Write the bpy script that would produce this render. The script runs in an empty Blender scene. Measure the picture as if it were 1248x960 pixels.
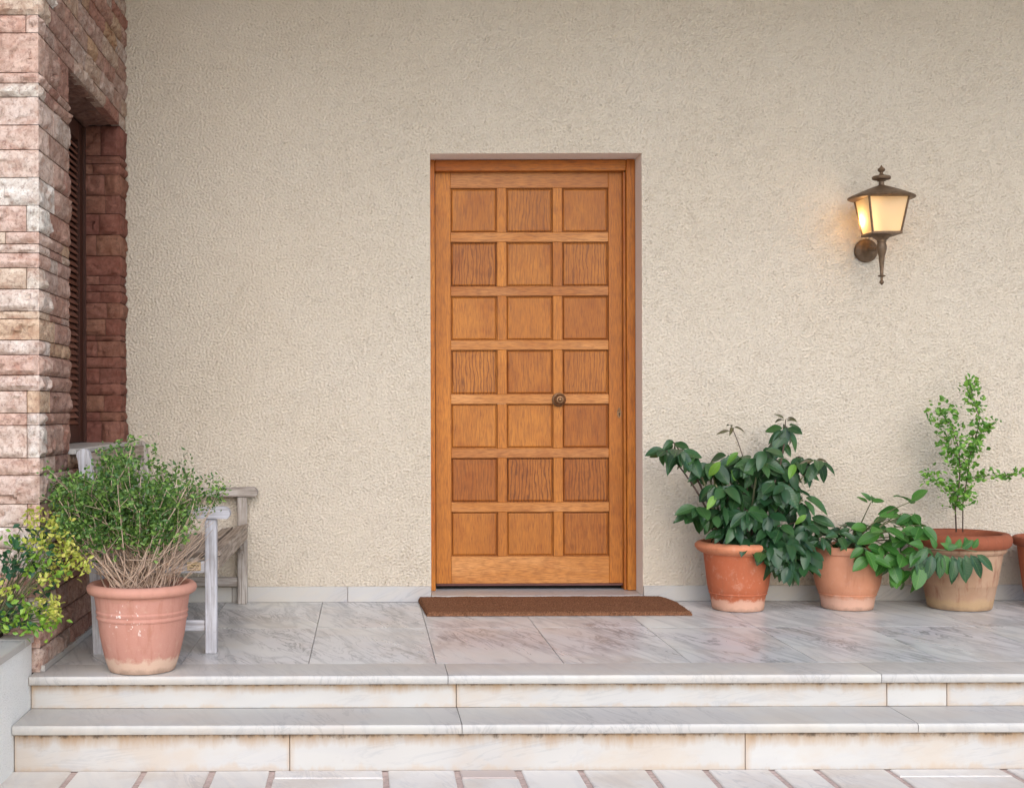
import bpy, bmesh, math, random
import numpy as np
from mathutils import Vector, Matrix, noise, Euler
PI = math.pi
R = random.Random(11)
sc = bpy.context.scene
col = sc.collection

# ------------------------------------------------------------ camera, sky, sun, exposure
CAMD, CAMH, S0 = 6.5, 0.944, 249.0 * 6.5
cam = bpy.data.cameras.new('camera')
co = bpy.data.objects.new('camera', cam); col.objects.link(co)
co.location = (0, -CAMD, CAMH)
co.rotation_euler = (PI / 2, 0.003, 0)
cam.sensor_width = 36.0
cam.lens = S0 / 1248 * 36.0
cam.shift_x = 177 / 1248
cam.shift_y = 18 / 1248
cam.clip_start = 0.05; cam.clip_end = 2000
sc.camera = co

SUN_EL, SUN_AZ = math.radians(34), math.radians(180 - 5)   # azimuth from +Y, clockwise
w = bpy.data.worlds.new('World'); sc.world = w; w.use_nodes = True
wn = w.node_tree
sky = wn.nodes.new('ShaderNodeTexSky'); sky.sky_type = 'NISHITA'
sky.sun_disc = False; sky.sun_elevation = SUN_EL; sky.sun_rotation = SUN_AZ
sky.air_density = 1.0; sky.dust_density = 1.0; sky.ozone_density = 1.0
wn.nodes['Background'].inputs['Strength'].default_value = 0.15
wn.links.new(sky.outputs[0], wn.nodes['Background'].inputs['Color'])
sl = bpy.data.lights.new('sun', 'SUN'); sl.energy = 0.8; sl.angle = math.radians(60); sl.color = (1, .97, .93)
so = bpy.data.objects.new('sun', sl); col.objects.link(so)
sd = Vector((math.sin(SUN_AZ) * math.cos(SUN_EL), math.cos(SUN_AZ) * math.cos(SUN_EL), math.sin(SUN_EL)))
so.rotation_euler = sd.to_track_quat('Z', 'Y').to_euler()
so.location = sd * 30
vs = sc.view_settings
vs.view_transform = 'Standard'; vs.look = 'None'; vs.exposure = 1.05; vs.gamma = 1.0
sc.render.engine = 'CYCLES'
sc.cycles.max_bounces = 8; sc.cycles.transmission_bounces = 6; sc.cycles.diffuse_bounces = 5

def SC(Y): return S0 / (Y + CAMD)
def P(px, py, Y):
    s = SC(Y)
    return Vector(((px - 447) / s, Y, CAMH - (py + .003 * (px - 447) - 498) / s))

# ------------------------------------------------------------ node helpers
def nd(nt, typ, ins=None, **props):
    n = nt.nodes.new(typ)
    for k, v in props.items(): setattr(n, k, v)
    for k, v in (ins or {}).items():
        s = n.inputs[k]
        if isinstance(v, bpy.types.NodeSocket): nt.links.new(v, s)
        else: s.default_value = v
    return n
def c4(c): return (c[0], c[1], c[2], 1.0)
def mixc(nt, f, a, b, blend='MIX'):
    n = nt.nodes.new('ShaderNodeMix'); n.data_type = 'RGBA'; n.blend_type = blend
    for i, v in ((0, f), (6, a), (7, b)):
        if isinstance(v, bpy.types.NodeSocket): nt.links.new(v, n.inputs[i])
        elif i == 0: n.inputs[0].default_value = v
        else: n.inputs[i].default_value = c4(v)
    return n.outputs[2]
def mth(nt, op, a, b=0.0, clamp=False):
    n = nd(nt, 'ShaderNodeMath', {0: a, 1: b}, operation=op); n.use_clamp = clamp
    return n.outputs[0]
def ramp(nt, f, stops):
    n = nt.nodes.new('ShaderNodeValToRGB'); nt.links.new(f, n.inputs[0])
    e = n.color_ramp.elements
    while len(e) < len(stops): e.new(.5)
    for i, (p, c) in enumerate(stops):
        e[i].position = p; e[i].color = c4(c) if not isinstance(c, (int, float)) else (c, c, c, 1)
    return n.outputs[0]
def coords(nt, kind='Object', scale=(1, 1, 1), rnd=True, rot=(0, 0, 0)):
    t = nd(nt, 'ShaderNodeTexCoord')
    m = nd(nt, 'ShaderNodeMapping', {'Vector': t.outputs[kind], 'Scale': scale, 'Rotation': rot})
    if not rnd: return m.outputs[0]
    o = nd(nt, 'ShaderNodeObjectInfo')
    v = nd(nt, 'ShaderNodeVectorMath', {0: (37.1, 91.7, 53.3)}, operation='SCALE')
    nt.links.new(o.outputs['Random'], v.inputs['Scale'])
    a = nd(nt, 'ShaderNodeVectorMath', {0: m.outputs[0], 1: v.outputs[0]}, operation='ADD')
    return a.outputs[0]
def noi(nt, vec, scale, detail=4, rough=.55, dist=0.0):
    return nd(nt, 'ShaderNodeTexNoise', {'Vector': vec, 'Scale': scale, 'Detail': detail, 'Roughness': rough, 'Distortion': dist}).outputs[0]
def newmat(name):
    m = bpy.data.materials.new(name); m.use_nodes = True
    return m, m.node_tree, m.node_tree.nodes['Principled BSDF']
def finish(nt, b, color, rough, height=None, bstr=.3, bdist=.003, spec=.5):
    for k, v in (('Base Color', color), ('Roughness', rough), ('Specular IOR Level', spec)):
        if isinstance(v, bpy.types.NodeSocket): nt.links.new(v, b.inputs[k])
        else: b.inputs[k].default_value = c4(v) if k == 'Base Color' else v
    if height is not None:
        bm = nd(nt, 'ShaderNodeBump', {'Height': height, 'Strength': bstr, 'Distance': bdist})
        nt.links.new(bm.outputs[0], b.inputs['Normal'])

def m_stucco(name, base, amp=.6):
    m, nt, b = newmat(name)
    v = coords(nt, rnd=False)
    n1 = noi(nt, v, 1.3, 4); n2 = noi(nt, coords(nt, rnd=False, scale=(1, 1, 1.6)), 120, 3, .65); n3 = noi(nt, v, 9, 4)
    c = mixc(nt, ramp(nt, n1, [(.3, 0.), (.7, 1.)]), base, [x * y for x, y in zip(base, (.98, .965, .94))])
    c = mixc(nt, mth(nt, 'MULTIPLY', ramp(nt, n2, [(.54, 0.), (.68, 1.)]), .28), c, [x * .58 for x in base])
    c = mixc(nt, mth(nt, 'MULTIPLY', ramp(nt, n3, [(.55, 0.), (.8, 1.)]), .12), c, [x * 1.06 for x in base])
    finish(nt, b, c, .92, n2, amp, .010, .2)
    return m

def m_wood(name, axis, dark=(.15, .045, .010), mid=(.43, .146, .019), light=(.56, .205, .028), rough=.45, cath=1.0, gs=1.0):
    m, nt, b = newmat(name)
    sc_ = [170 * gs, 170 * gs, 170 * gs]; sc_[axis] = 11 * gs
    v = coords(nt, scale=sc_)
    sc2 = [7., 7., 7.]; sc2[axis] = 1.6
    v2 = coords(nt, scale=sc2)
    g = noi(nt, v, 1.6, 6, .62, .35)
    big = noi(nt, v2, 1.0, 3, .5, .6)
    ring = nd(nt, 'ShaderNodeTexWave', {'Vector': v2, 'Scale': 2.6, 'Distortion': 11.0, 'Detail': 4.0, 'Detail Scale': 1.2}, wave_type='BANDS', bands_direction='X').outputs[1]
    c = mixc(nt, ramp(nt, big, [(.3, 0.), (.7, 1.)]), mid, light)
    c = mixc(nt, mth(nt, 'MULTIPLY', ramp(nt, g, [(.36, 1.), (.56, 0.)]), .62), c, dark)
    o = nd(nt, 'ShaderNodeObjectInfo')
    rs_ = mth(nt, 'FRACT', mth(nt, 'MULTIPLY', o.outputs['Random'], 7.31))
    c = mixc(nt, mth(nt, 'MULTIPLY', mth(nt, 'MULTIPLY', ramp(nt, ring, [(.0, 1.), (.36, 0.)]), .75 * cath), rs_), c, dark)
    o = nd(nt, 'ShaderNodeObjectInfo')
    c = mixc(nt, ramp(nt, o.outputs['Random'], [(0, 0.), (.5, .3), (1, .95)]), c, mixc(nt, 1.0, c, (.76, .66, .56), 'MULTIPLY'))
    patch = noi(nt, coords(nt), 11, 4, .6)
    c = mixc(nt, mth(nt, 'MULTIPLY', ramp(nt, patch, [(.52, 0.), (.72, 1.)]), .45), c, mixc(nt, 1.0, c, (.70, .52, .38), 'MULTIPLY'))
    fine = noi(nt, v, 5.0, 3, .7)
    finish(nt, b, c, mth(nt, 'ADD', mth(nt, 'MULTIPLY', g, .25), rough - .1), mth(nt, 'ADD', g, mth(nt, 'MULTIPLY', fine, .5)), .35, .0012, .3)
    return m

def m_grey_wood(name, axis, tint=(.36, .31, .27), light=(.52, .47, .43), dark=(.13, .095, .075)):
    m, nt, b = newmat(name)
    sc_ = [60, 60, 60]; sc_[axis] = 3
    v = coords(nt, scale=sc_)
    g = noi(nt, v, 1.5, 6, .65, .3); bl = noi(nt, coords(nt), 9, 4)
    c = mixc(nt, ramp(nt, bl, [(.35, 0.), (.65, 1.)]), tint, light)
    c = mixc(nt, mth(nt, 'MULTIPLY', ramp(nt, g, [(.4, 1.), (.56, 0.)]), .7), c, dark)
    spots = noi(nt, coords(nt), 30, 5, .7)
    c = mixc(nt, mth(nt, 'MULTIPLY', ramp(nt, spots, [(.62, 0.), (.72, 1.)]), .5), c, dark)
    finish(nt, b, c, .8, g, .6, .002, .3)
    return m

def m_marble(name, base=(.70, .69, .68), veincol=(.42, .42, .45), tint=(.66, .62, .66), rough=.16, stain=0.0, vein=.6, warm=0.0, vrot=-.32, vz=False):
    m, nt, b = newmat(name)
    v = coords(nt, rot=(0, 0, .7))
    v0 = coords(nt, rot=(0, vrot if vz else 0, 0 if vz else vrot))
    vv = nd(nt, 'ShaderNodeMapping', {'Vector': v0, 'Scale': (1.0, 4.0, 6.0) if vz else (5.0, .9, 3.0)}).outputs[0]
    n1 = noi(nt, vv, 1.3, 5, .55, 1.0)
    n2 = noi(nt, v, 1.7, 3, .5, .5)
    n3 = noi(nt, vv, 2.1, 7, .6, 1.6)
    c = mixc(nt, ramp(nt, n2, [(.35, 0.), (.65, 1.)]), base, tint)
    band = ramp(nt, n1, [(.44, 0.), (.5, 1.), (.57, 0.)])
    band2 = ramp(nt, n3, [(.47, 0.), (.5, 1.), (.535, 0.)])
    c = mixc(nt, mth(nt, 'MULTIPLY', band, vein * .5), c, veincol)
    c = mixc(nt, mth(nt, 'MULTIPLY', mth(nt, 'MULTIPLY', band2, ramp(nt, n2, [(.45, 0.), (.6, 1.)])), vein), c, [x * .7 for x in veincol])
    o = nd(nt, 'ShaderNodeObjectInfo')
    c = mixc(nt, mth(nt, 'MULTIPLY', o.outputs['Random'], .30), c, mixc(nt, 1.0, c, (.86, .84, .80), 'MULTIPLY'))
    if warm:
        nw = noi(nt, coords(nt, scale=(1, 1, 1.5)), 3.5, 5, .6)
        c = mixc(nt, mth(nt, 'MULTIPLY', ramp(nt, nw, [(.48, 0.), (.64, 1.)]), warm), c, (.50, .38, .27))
    if stain:
        g = nd(nt, 'ShaderNodeTexCoord'); sp = nd(nt, 'ShaderNodeSeparateXYZ', {0: g.outputs['Generated']})
        no = noi(nt, coords(nt, scale=(5, 5, 1.3)), 3.0, 6, .65)
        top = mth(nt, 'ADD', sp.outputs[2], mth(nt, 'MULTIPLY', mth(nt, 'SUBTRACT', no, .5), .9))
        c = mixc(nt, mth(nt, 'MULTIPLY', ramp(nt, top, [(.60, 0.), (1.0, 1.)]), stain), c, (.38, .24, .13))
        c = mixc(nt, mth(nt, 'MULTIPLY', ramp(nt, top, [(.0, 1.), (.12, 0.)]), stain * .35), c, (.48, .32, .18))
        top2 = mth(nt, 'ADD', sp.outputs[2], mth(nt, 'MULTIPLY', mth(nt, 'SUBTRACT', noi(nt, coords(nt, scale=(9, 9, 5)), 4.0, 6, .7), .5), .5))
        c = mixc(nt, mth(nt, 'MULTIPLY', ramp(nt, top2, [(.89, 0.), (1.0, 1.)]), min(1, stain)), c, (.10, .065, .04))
        tx = mth(nt, 'ADD', mth(nt, 'ABSOLUTE', mth(nt, 'SUBTRACT', sp.outputs[0], .5)), mth(nt, 'MULTIPLY', mth(nt, 'SUBTRACT', no, .5), .02))
        c = mixc(nt, mth(nt, 'MULTIPLY', ramp(nt, tx, [(.488, 0.), (.5, 1.)]), stain * .5), c, (.45, .30, .18))
    dirt = noi(nt, coords(nt), 38, 5, .7)
    c = mixc(nt, mth(nt, 'MULTIPLY', ramp(nt, dirt, [(.64, 0.), (.76, 1.)]), .22), c, (.30, .25, .20))
    rr = mth(nt, 'ADD', mth(nt, 'MULTIPLY', n3, .22), rough)
    finish(nt, b, c, rr, dirt, .06, .001, .5)
    return m

def m_stone(name, ramp_, pit=(.10, .045, .03), dark=1.0):
    m, nt, b = newmat(name)
    o = nd(nt, 'ShaderNodeObjectInfo')
    v = coords(nt)
    base = ramp(nt, o.outputs['Random'], ramp_)
    n1 = noi(nt, v, 22, 8, .72, .3); n2 = noi(nt, v, 70, 8, .8); n3 = noi(nt, coords(nt, scale=(1, 1, 2.2)), 8, 5, .6, 1.0)
    c = mixc(nt, ramp(nt, n1, [(.36, 0.), (.64, 1.)]), mixc(nt, 1.0, base, (.80, .74, .70), 'MULTIPLY'), mixc(nt, 1.0, base, (1.25, 1.36, 1.40), 'MULTIPLY'))
    c = mixc(nt, mth(nt, 'MULTIPLY', ramp(nt, n3, [(.52, 0.), (.68, 1.)]), .55), c, mixc(nt, 1.0, base, (.72, .50, .42), 'MULTIPLY'))
    c = mixc(nt, mth(nt, 'MULTIPLY', ramp(nt, n2, [(.50, 0.), (.64, 1.)]), .75), c, pit)
    cr = nd(nt, 'ShaderNodeTexVoronoi', {'Vector': mixc(nt, .12, v, n1), 'Scale': 13.0}, feature='DISTANCE_TO_EDGE').outputs[0]
    c = mixc(nt, mth(nt, 'MULTIPLY', mth(nt, 'MULTIPLY', ramp(nt, cr, [(.0, 1.), (.035, 0.)]), ramp(nt, n3, [(.45, 0.), (.6, 1.)])), .5), c, pit)
    h = mth(nt, 'SUBTRACT', n1, mth(nt, 'MULTIPLY', n2, .8))
    finish(nt, b, c, .85, h, .7, .006, .25)
    return m

def m_terra(name, base, pale=(.62, .44, .34), band=.05, bandstr=.8, mott=.5, flecks=0.0, dark=(.30, .10, .05), zoff=0.0):
    m, nt, b = newmat(name)
    t = nd(nt, 'ShaderNodeTexCoord'); sp = nd(nt, 'ShaderNodeSeparateXYZ', {0: t.outputs['Object']})
    v = coords(nt)
    n1 = noi(nt, v, 7, 5, .6); n2 = noi(nt, v, 22, 6, .7); n3 = noi(nt, coords(nt, scale=(1, 1, 3)), 90, 3, .6)
    c = mixc(nt, mth(nt, 'MULTIPLY', ramp(nt, n1, [(.35, 0.), (.7, 1.)]), mott), base, [x * y for x, y in zip(base, (1.18, 1.3, 1.4))])
    c = mixc(nt, mth(nt, 'MULTIPLY', ramp(nt, n2, [(.56, 0.), (.75, 1.)]), mott * .7), c, pale)
    c = mixc(nt, mth(nt, 'MULTIPLY', ramp(nt, noi(nt, coords(nt), 4, 4), [(.5, 0.), (.8, 1.)]), mott * .5), c, dark)
    st_ = noi(nt, coords(nt, scale=(1, 1, .12)), 42, 5, .6)
    c = mixc(nt, mth(nt, 'MULTIPLY', ramp(nt, st_, [(.52, 0.), (.72, 1.)]), mott * .8), c, dark)
    c = mixc(nt, mth(nt, 'MULTIPLY', ramp(nt, noi(nt, coords(nt), 60, 5, .7), [(.58, 0.), (.70, 1.)]), mott * .45), c, pale)
    zz = mth(nt, 'ADD', sp.outputs[2], mth(nt, 'MULTIPLY', mth(nt, 'SUBTRACT', n2, .5), .085))
    f = mth(nt, 'MULTIPLY', ramp(nt, mth(nt, 'DIVIDE', zz, band * 2), [(.42, 1.), (.56, 0.)]), bandstr)
    c = mixc(nt, f, c, pale)
    low = mth(nt, 'ADD', sp.outputs[2], mth(nt, 'MULTIPLY', mth(nt, 'SUBTRACT', n2, .5), .06))
    c = mixc(nt, mth(nt, 'MULTIPLY', ramp(nt, mth(nt, 'MULTIPLY', low, 10), [(.0, 1.), (.22, 0.)]), .6), c, (.20, .13, .09))
    if flecks:
        n4 = noi(nt, coords(nt, scale=(1, 1, .7)), 75, 3, .5)
        area = nd(nt, 'ShaderNodeVectorMath', {0: t.outputs['Object'], 1: (-.03, -.16, .19)}, operation='DISTANCE').outputs['Value']
        f = mth(nt, 'MULTIPLY', ramp(nt, n4, [(.63, 0.), (.66, 1.)]), ramp(nt, area, [(.04, 1.), (.085, 0.)]))
        c = mixc(nt, mth(nt, 'MULTIPLY', f, flecks), c, (.85, .78, .72))
    finish(nt, b, c, .8, mth(nt, 'ADD', n3, n2), .25, .002, .3)
    return m

def m_leaf(name, dark, light, vein=(.25, .36, .12), rough=.36, island=False, tl=.22, veins=True):
    m, nt, b = newmat(name)
    if island: rnd = nd(nt, 'ShaderNodeNewGeometry').outputs['Random Per Island']
    else: rnd = nd(nt, 'ShaderNodeObjectInfo').outputs['Random']
    c = mixc(nt, ramp(nt, rnd, [(0, 0.), (.6, .35), (1, 1.)]), dark, light)
    h = None
    if veins:
        t = nd(nt, 'ShaderNodeTexCoord'); sp = nd(nt, 'ShaderNodeSeparateXYZ', {0: t.outputs['Object']})
        ax = mth(nt, 'ABSOLUTE', sp.outputs[0])
        rib = ramp(nt, mth(nt, 'MULTIPLY', ax, 10), [(.05, 1.), (.16, 0.)])
        side = mth(nt, 'SINE', mth(nt, 'MULTIPLY', mth(nt, 'SUBTRACT', sp.outputs[1], mth(nt, 'MULTIPLY', ax, .8)), 58))
        sv = ramp(nt, side, [(.80, 0.), (1.0, 1.)])
        c = mixc(nt, mth(nt, 'MULTIPLY', sv, .22), c, vein)
        c = mixc(nt, mth(nt, 'MULTIPLY', rib, .6), c, vein)
        h = mth(nt, 'SUBTRACT', 1.0, mth(nt, 'ADD', sv, rib))
    finish(nt, b, c, rough, h, .3, .02, .5)
    tr = nd(nt, 'ShaderNodeBsdfTranslucent', {0: mixc(nt, 1.0, c, (1.0, 1.3, .5), 'MULTIPLY')})
    mx = nd(nt, 'ShaderNodeMixShader', {0: tl, 1: b.outputs[0], 2: tr.outputs[0]})
    nt.links.new(mx.outputs[0], nt.nodes['Material Output'].inputs[0])
    return m

def m_plain(name, c, rough=.7, spec=.4, metal=0.0, var=.25, sc_=20):
    m, nt, b = newmat(name)
    n = noi(nt, coords(nt), sc_, 5, .6)
    cc = mixc(nt, ramp(nt, n, [(.3, 0.), (.7, 1.)]), [x * (1 - var) for x in c], [min(1, x * (1 + var)) for x in c])
    finish(nt, b, cc, rough, n, .3, .002, spec)
    b.inputs['Metallic'].default_value = metal
    return m

M = {}
M['stucco'] = m_stucco('stucco', (.70, .615, .515), 1.0)
M['reveal'] = m_stucco('reveal_plaster', (.86, .80, .73), .3)
M['planter_plaster'] = m_stucco('planter_plaster', (.87, .85, .81), .8)
M['oak_v'] = m_wood('oak_upright', 2, cath=.25)
M['oak_h'] = m_wood('oak_crosswise', 0, cath=.2, light=(.62, .29, .10))
M['oak_panel'] = m_wood('oak_panel', 2, cath=1.25, mid=(.37, .118, .015), light=(.50, .185, .028))
M['oak_frame_v'] = m_wood('oak_frame_upright', 2, cath=.3, dark=(.12, .04, .012), mid=(.46, .125, .012))
M['oak_frame_h'] = m_wood('oak_frame_crosswise', 0, cath=.3, dark=(.12, .04, .012), mid=(.46, .125, .012))
M['shutter'] = m_wood('shutter_wood', 2, dark=(.02, .008, .005), mid=(.06, .02, .013), light=(.08, .028, .018), rough=.5, cath=.1)
M['slat'] = m_wood('shutter_slat_wood', 1, dark=(.05, .02, .014), mid=(.20, .085, .058), light=(.27, .12, .085), rough=.5, cath=.1)
M['teak_x'] = m_grey_wood('weathered_teak_across', 0)
M['teak_y'] = m_grey_wood('weathered_teak_along', 1, tint=(.33, .26, .20), light=(.46, .38, .31))
M['teak_z'] = m_grey_wood('weathered_teak_upright', 2)
M['teak_silver'] = m_grey_wood('silvered_teak', 2, tint=(.44, .43, .46), light=(.60, .59, .62), dark=(.25, .22, .21))
M['teak_silver_x'] = m_grey_wood('silvered_teak_across', 0, tint=(.44, .43, .46), light=(.60, .59, .62), dark=(.25, .22, .21))
M['tile'] = m_marble('landing_marble', base=(.65, .65, .625), tint=(.60, .585, .60), veincol=(.27,.28,.29), rough=.20, vein=.95, warm=.20)
M['tread'] = m_marble('tread_marble', base=(.50, .475, .435), tint=(.465, .44, .42), veincol=(.33,.32,.32), rough=.3, vein=.45, warm=.2)
M['riser'] = m_marble('riser_marble', base=(.53, .51, .485), tint=(.49, .465, .44), rough=.42, vein=.3, stain=.95, warm=.4, vz=True, vrot=.15)
M['skirting'] = m_marble('skirting_marble', base=(.48, .46, .43), tint=(.42, .40, .40), rough=.3, vein=.7, warm=.2, vz=True, vrot=.5)
M['paver'] = m_marble('paving_marble', base=(.76, .71, .64), tint=(.73, .67, .61), rough=.5, vein=.3, warm=.35)
M['paver_pink'] = m_marble('paving_marble_pink', base=(.56, .46, .41), tint=(.54, .43, .38), rough=.5, vein=.15, warm=.4)
M['mortar'] = m_plain('pink_mortar', (.50, .38, .33), .95, .2, sc_=60)
M['grout'] = m_plain('grey_grout', (.20, .17, .15), .95, .2)
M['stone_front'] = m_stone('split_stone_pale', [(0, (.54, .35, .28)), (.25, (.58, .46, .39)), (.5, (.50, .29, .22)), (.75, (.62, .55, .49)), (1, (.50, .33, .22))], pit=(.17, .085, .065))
M['stone_side'] = m_stone('split_stone_red_shaded', [(0, (.33, .175, .13)), (.3, (.38, .25, .20)), (.55, (.29, .135, .10)), (.8, (.42, .32, .27)), (1, (.37, .22, .13))])  # redder copy of the front stone, the side's shade put into its colour
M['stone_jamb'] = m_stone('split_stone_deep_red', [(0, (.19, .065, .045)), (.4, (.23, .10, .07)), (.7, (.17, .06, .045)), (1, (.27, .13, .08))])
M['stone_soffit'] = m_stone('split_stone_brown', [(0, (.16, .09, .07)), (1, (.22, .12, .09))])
M['core'] = m_plain('wall_core', (.10, .06, .05), .95, .2)
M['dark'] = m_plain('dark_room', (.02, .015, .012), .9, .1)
M['mat'] = m_plain('brown_coir', (.17, .078, .042), .98, .05, var=.65, sc_=150)
M['bristle'] = m_plain('coir_fibre', (.30, .155, .09), .98, .05, var=.5, sc_=150)
M['brass'] = m_plain('old_brass', (.22, .12, .06), .42, .5, .75, .4, 60)
M['bronze'] = m_plain('brown_bronze', (.155, .098, .058), .5, .5, .45, .35, 40)
M['seal'] = m_plain('door_seal', (.10, .03, .025), .5)
M['black'] = m_plain('black_gap', (.01, .008, .007), .9)
M['soil'] = m_plain('dark_soil', (.045, .03, .022), .98, .1, var=.6, sc_=90)
M['ceiling'] = m_plain('porch_ceiling_paint', (.62, .55, .46), .9, .2, var=.05)
M['ground'] = m_plain('ground_earth', (.34, .31, .27), .95, .2, sc_=2)
M['plaque'] = m_plain('plaque_brass', (.50, .36, .20), .5, .5, .2)
M['ink'] = m_plain('plaque_ink', (.06, .03, .015), .8)
M['potA'] = m_terra('pale_pink_terracotta', (.46, .215, .16), pale=(.60, .42, .31), band=.052, bandstr=.85, mott=.45, flecks=.7)
M['potA_rim'] = m_terra('pale_pink_terracotta_rim', (.50, .24, .175), band=.001, bandstr=0, mott=.2)
M['potB'] = m_terra('orange_terracotta', (.40, .105, .045), pale=(.60, .36, .26), band=.052, bandstr=.85, mott=.7)
M['potB_rim'] = m_terra('orange_terracotta_rim', (.55, .20, .10), band=.001, bandstr=0, mott=.5)
M['potC'] = m_terra('peach_terracotta', (.52, .22, .125), pale=(.60, .37, .28), band=.062, bandstr=.75, mott=.45)
M['potD'] = m_terra('tan_weathered_terracotta', (.36, .215, .135), pale=(.42, .28, .15), band=.05, bandstr=.7, mott=1.0, dark=(.22, .085, .05))
M['potD_rim'] = m_terra('red_brown_glazed_terracotta', (.25, .07, .033), pale=(.45, .20, .12), band=.001, bandstr=0, mott=.5, dark=(.15, .05, .03))
M['twig'] = m_plain('dry_twig', (.50, .36, .27), .85, .3, var=.35, sc_=30)
M['stem_green'] = m_plain('green_stem', (.13, .13, .06), .7)
M['stem_dark'] = m_plain('dark_stem', (.09, .055, .04), .8)
M['leafB'] = m_leaf('glossy_dark_leaf', (.018, .062, .024), (.055, .135, .04), vein=(.10, .20, .07), rough=.25)
M['leafB_light'] = m_leaf('young_green_leaf', (.10, .24, .03), (.17, .33, .04), rough=.38)
M['leafB_brown'] = m_leaf('bronze_leaf', (.07, .06, .03), (.10, .07, .035), rough=.4)
M['leafB_in'] = m_leaf('inner_dark_leaf', (.018, .062, .024), (.05, .125, .04), rough=.36, island=True, veins=False)
M['leafC'] = m_leaf('bright_green_leaf', (.03, .12, .02), (.085, .23, .035), vein=(.18, .33, .09), rough=.34)
M['leafD'] = m_leaf('small_green_leaf', (.07, .20, .025), (.22, .40, .06), island=True, veins=False, rough=.5)
M['leafA'] = m_leaf('boxwood_leaf', (.035, .10, .02), (.24, .38, .08), island=True, veins=False, rough=.42)
M['leafG'] = m_leaf('golden_leaf', (.36, .40, .05), (.66, .57, .15), island=True, veins=False, rough=.45)
M['leafL'] = m_leaf('lime_leaf', (.13, .27, .03), (.32, .46, .05), island=True, veins=False, rough=.45)
M['leafK'] = m_leaf('blue_green_leaf', (.02, .07, .035), (.05, .15, .06), island=True, veins=False, rough=.45)

def m_frost():
    m = bpy.data.materials.new('frosted_glass'); m.use_nodes = True; nt = m.node_tree; nt.nodes.clear()
    o = nt.nodes.new('ShaderNodeOutputMaterial')
    tr = nd(nt, 'ShaderNodeBsdfTranslucent', {0: (.82, .72, .52, 1)})
    di = nd(nt, 'ShaderNodeBsdfDiffuse', {0: (.66, .58, .42, 1)})
    gl = nd(nt, 'ShaderNodeBsdfGlossy', {'Color': (.8, .8, .8, 1), 'Roughness': .3})
    a = nd(nt, 'ShaderNodeMixShader', {0: .45, 1: tr.outputs[0], 2: di.outputs[0]})
    b_ = nd(nt, 'ShaderNodeMixShader', {0: .06, 1: a.outputs[0], 2: gl.outputs[0]})
    nt.links.new(b_.outputs[0], o.inputs[0]); return m
M['frost'] = m_frost()
def m_bulb():
    m = bpy.data.materials.new('lit_bulb'); m.use_nodes = True; nt = m.node_tree; nt.nodes.clear()
    o = nt.nodes.new('ShaderNodeOutputMaterial')
    e = nd(nt, 'ShaderNodeEmission', {0: (1, .60, .22, 1), 1: 7.0}); nt.links.new(e.outputs[0], o.inputs[0]); return m
M['bulb'] = m_bulb()

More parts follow.
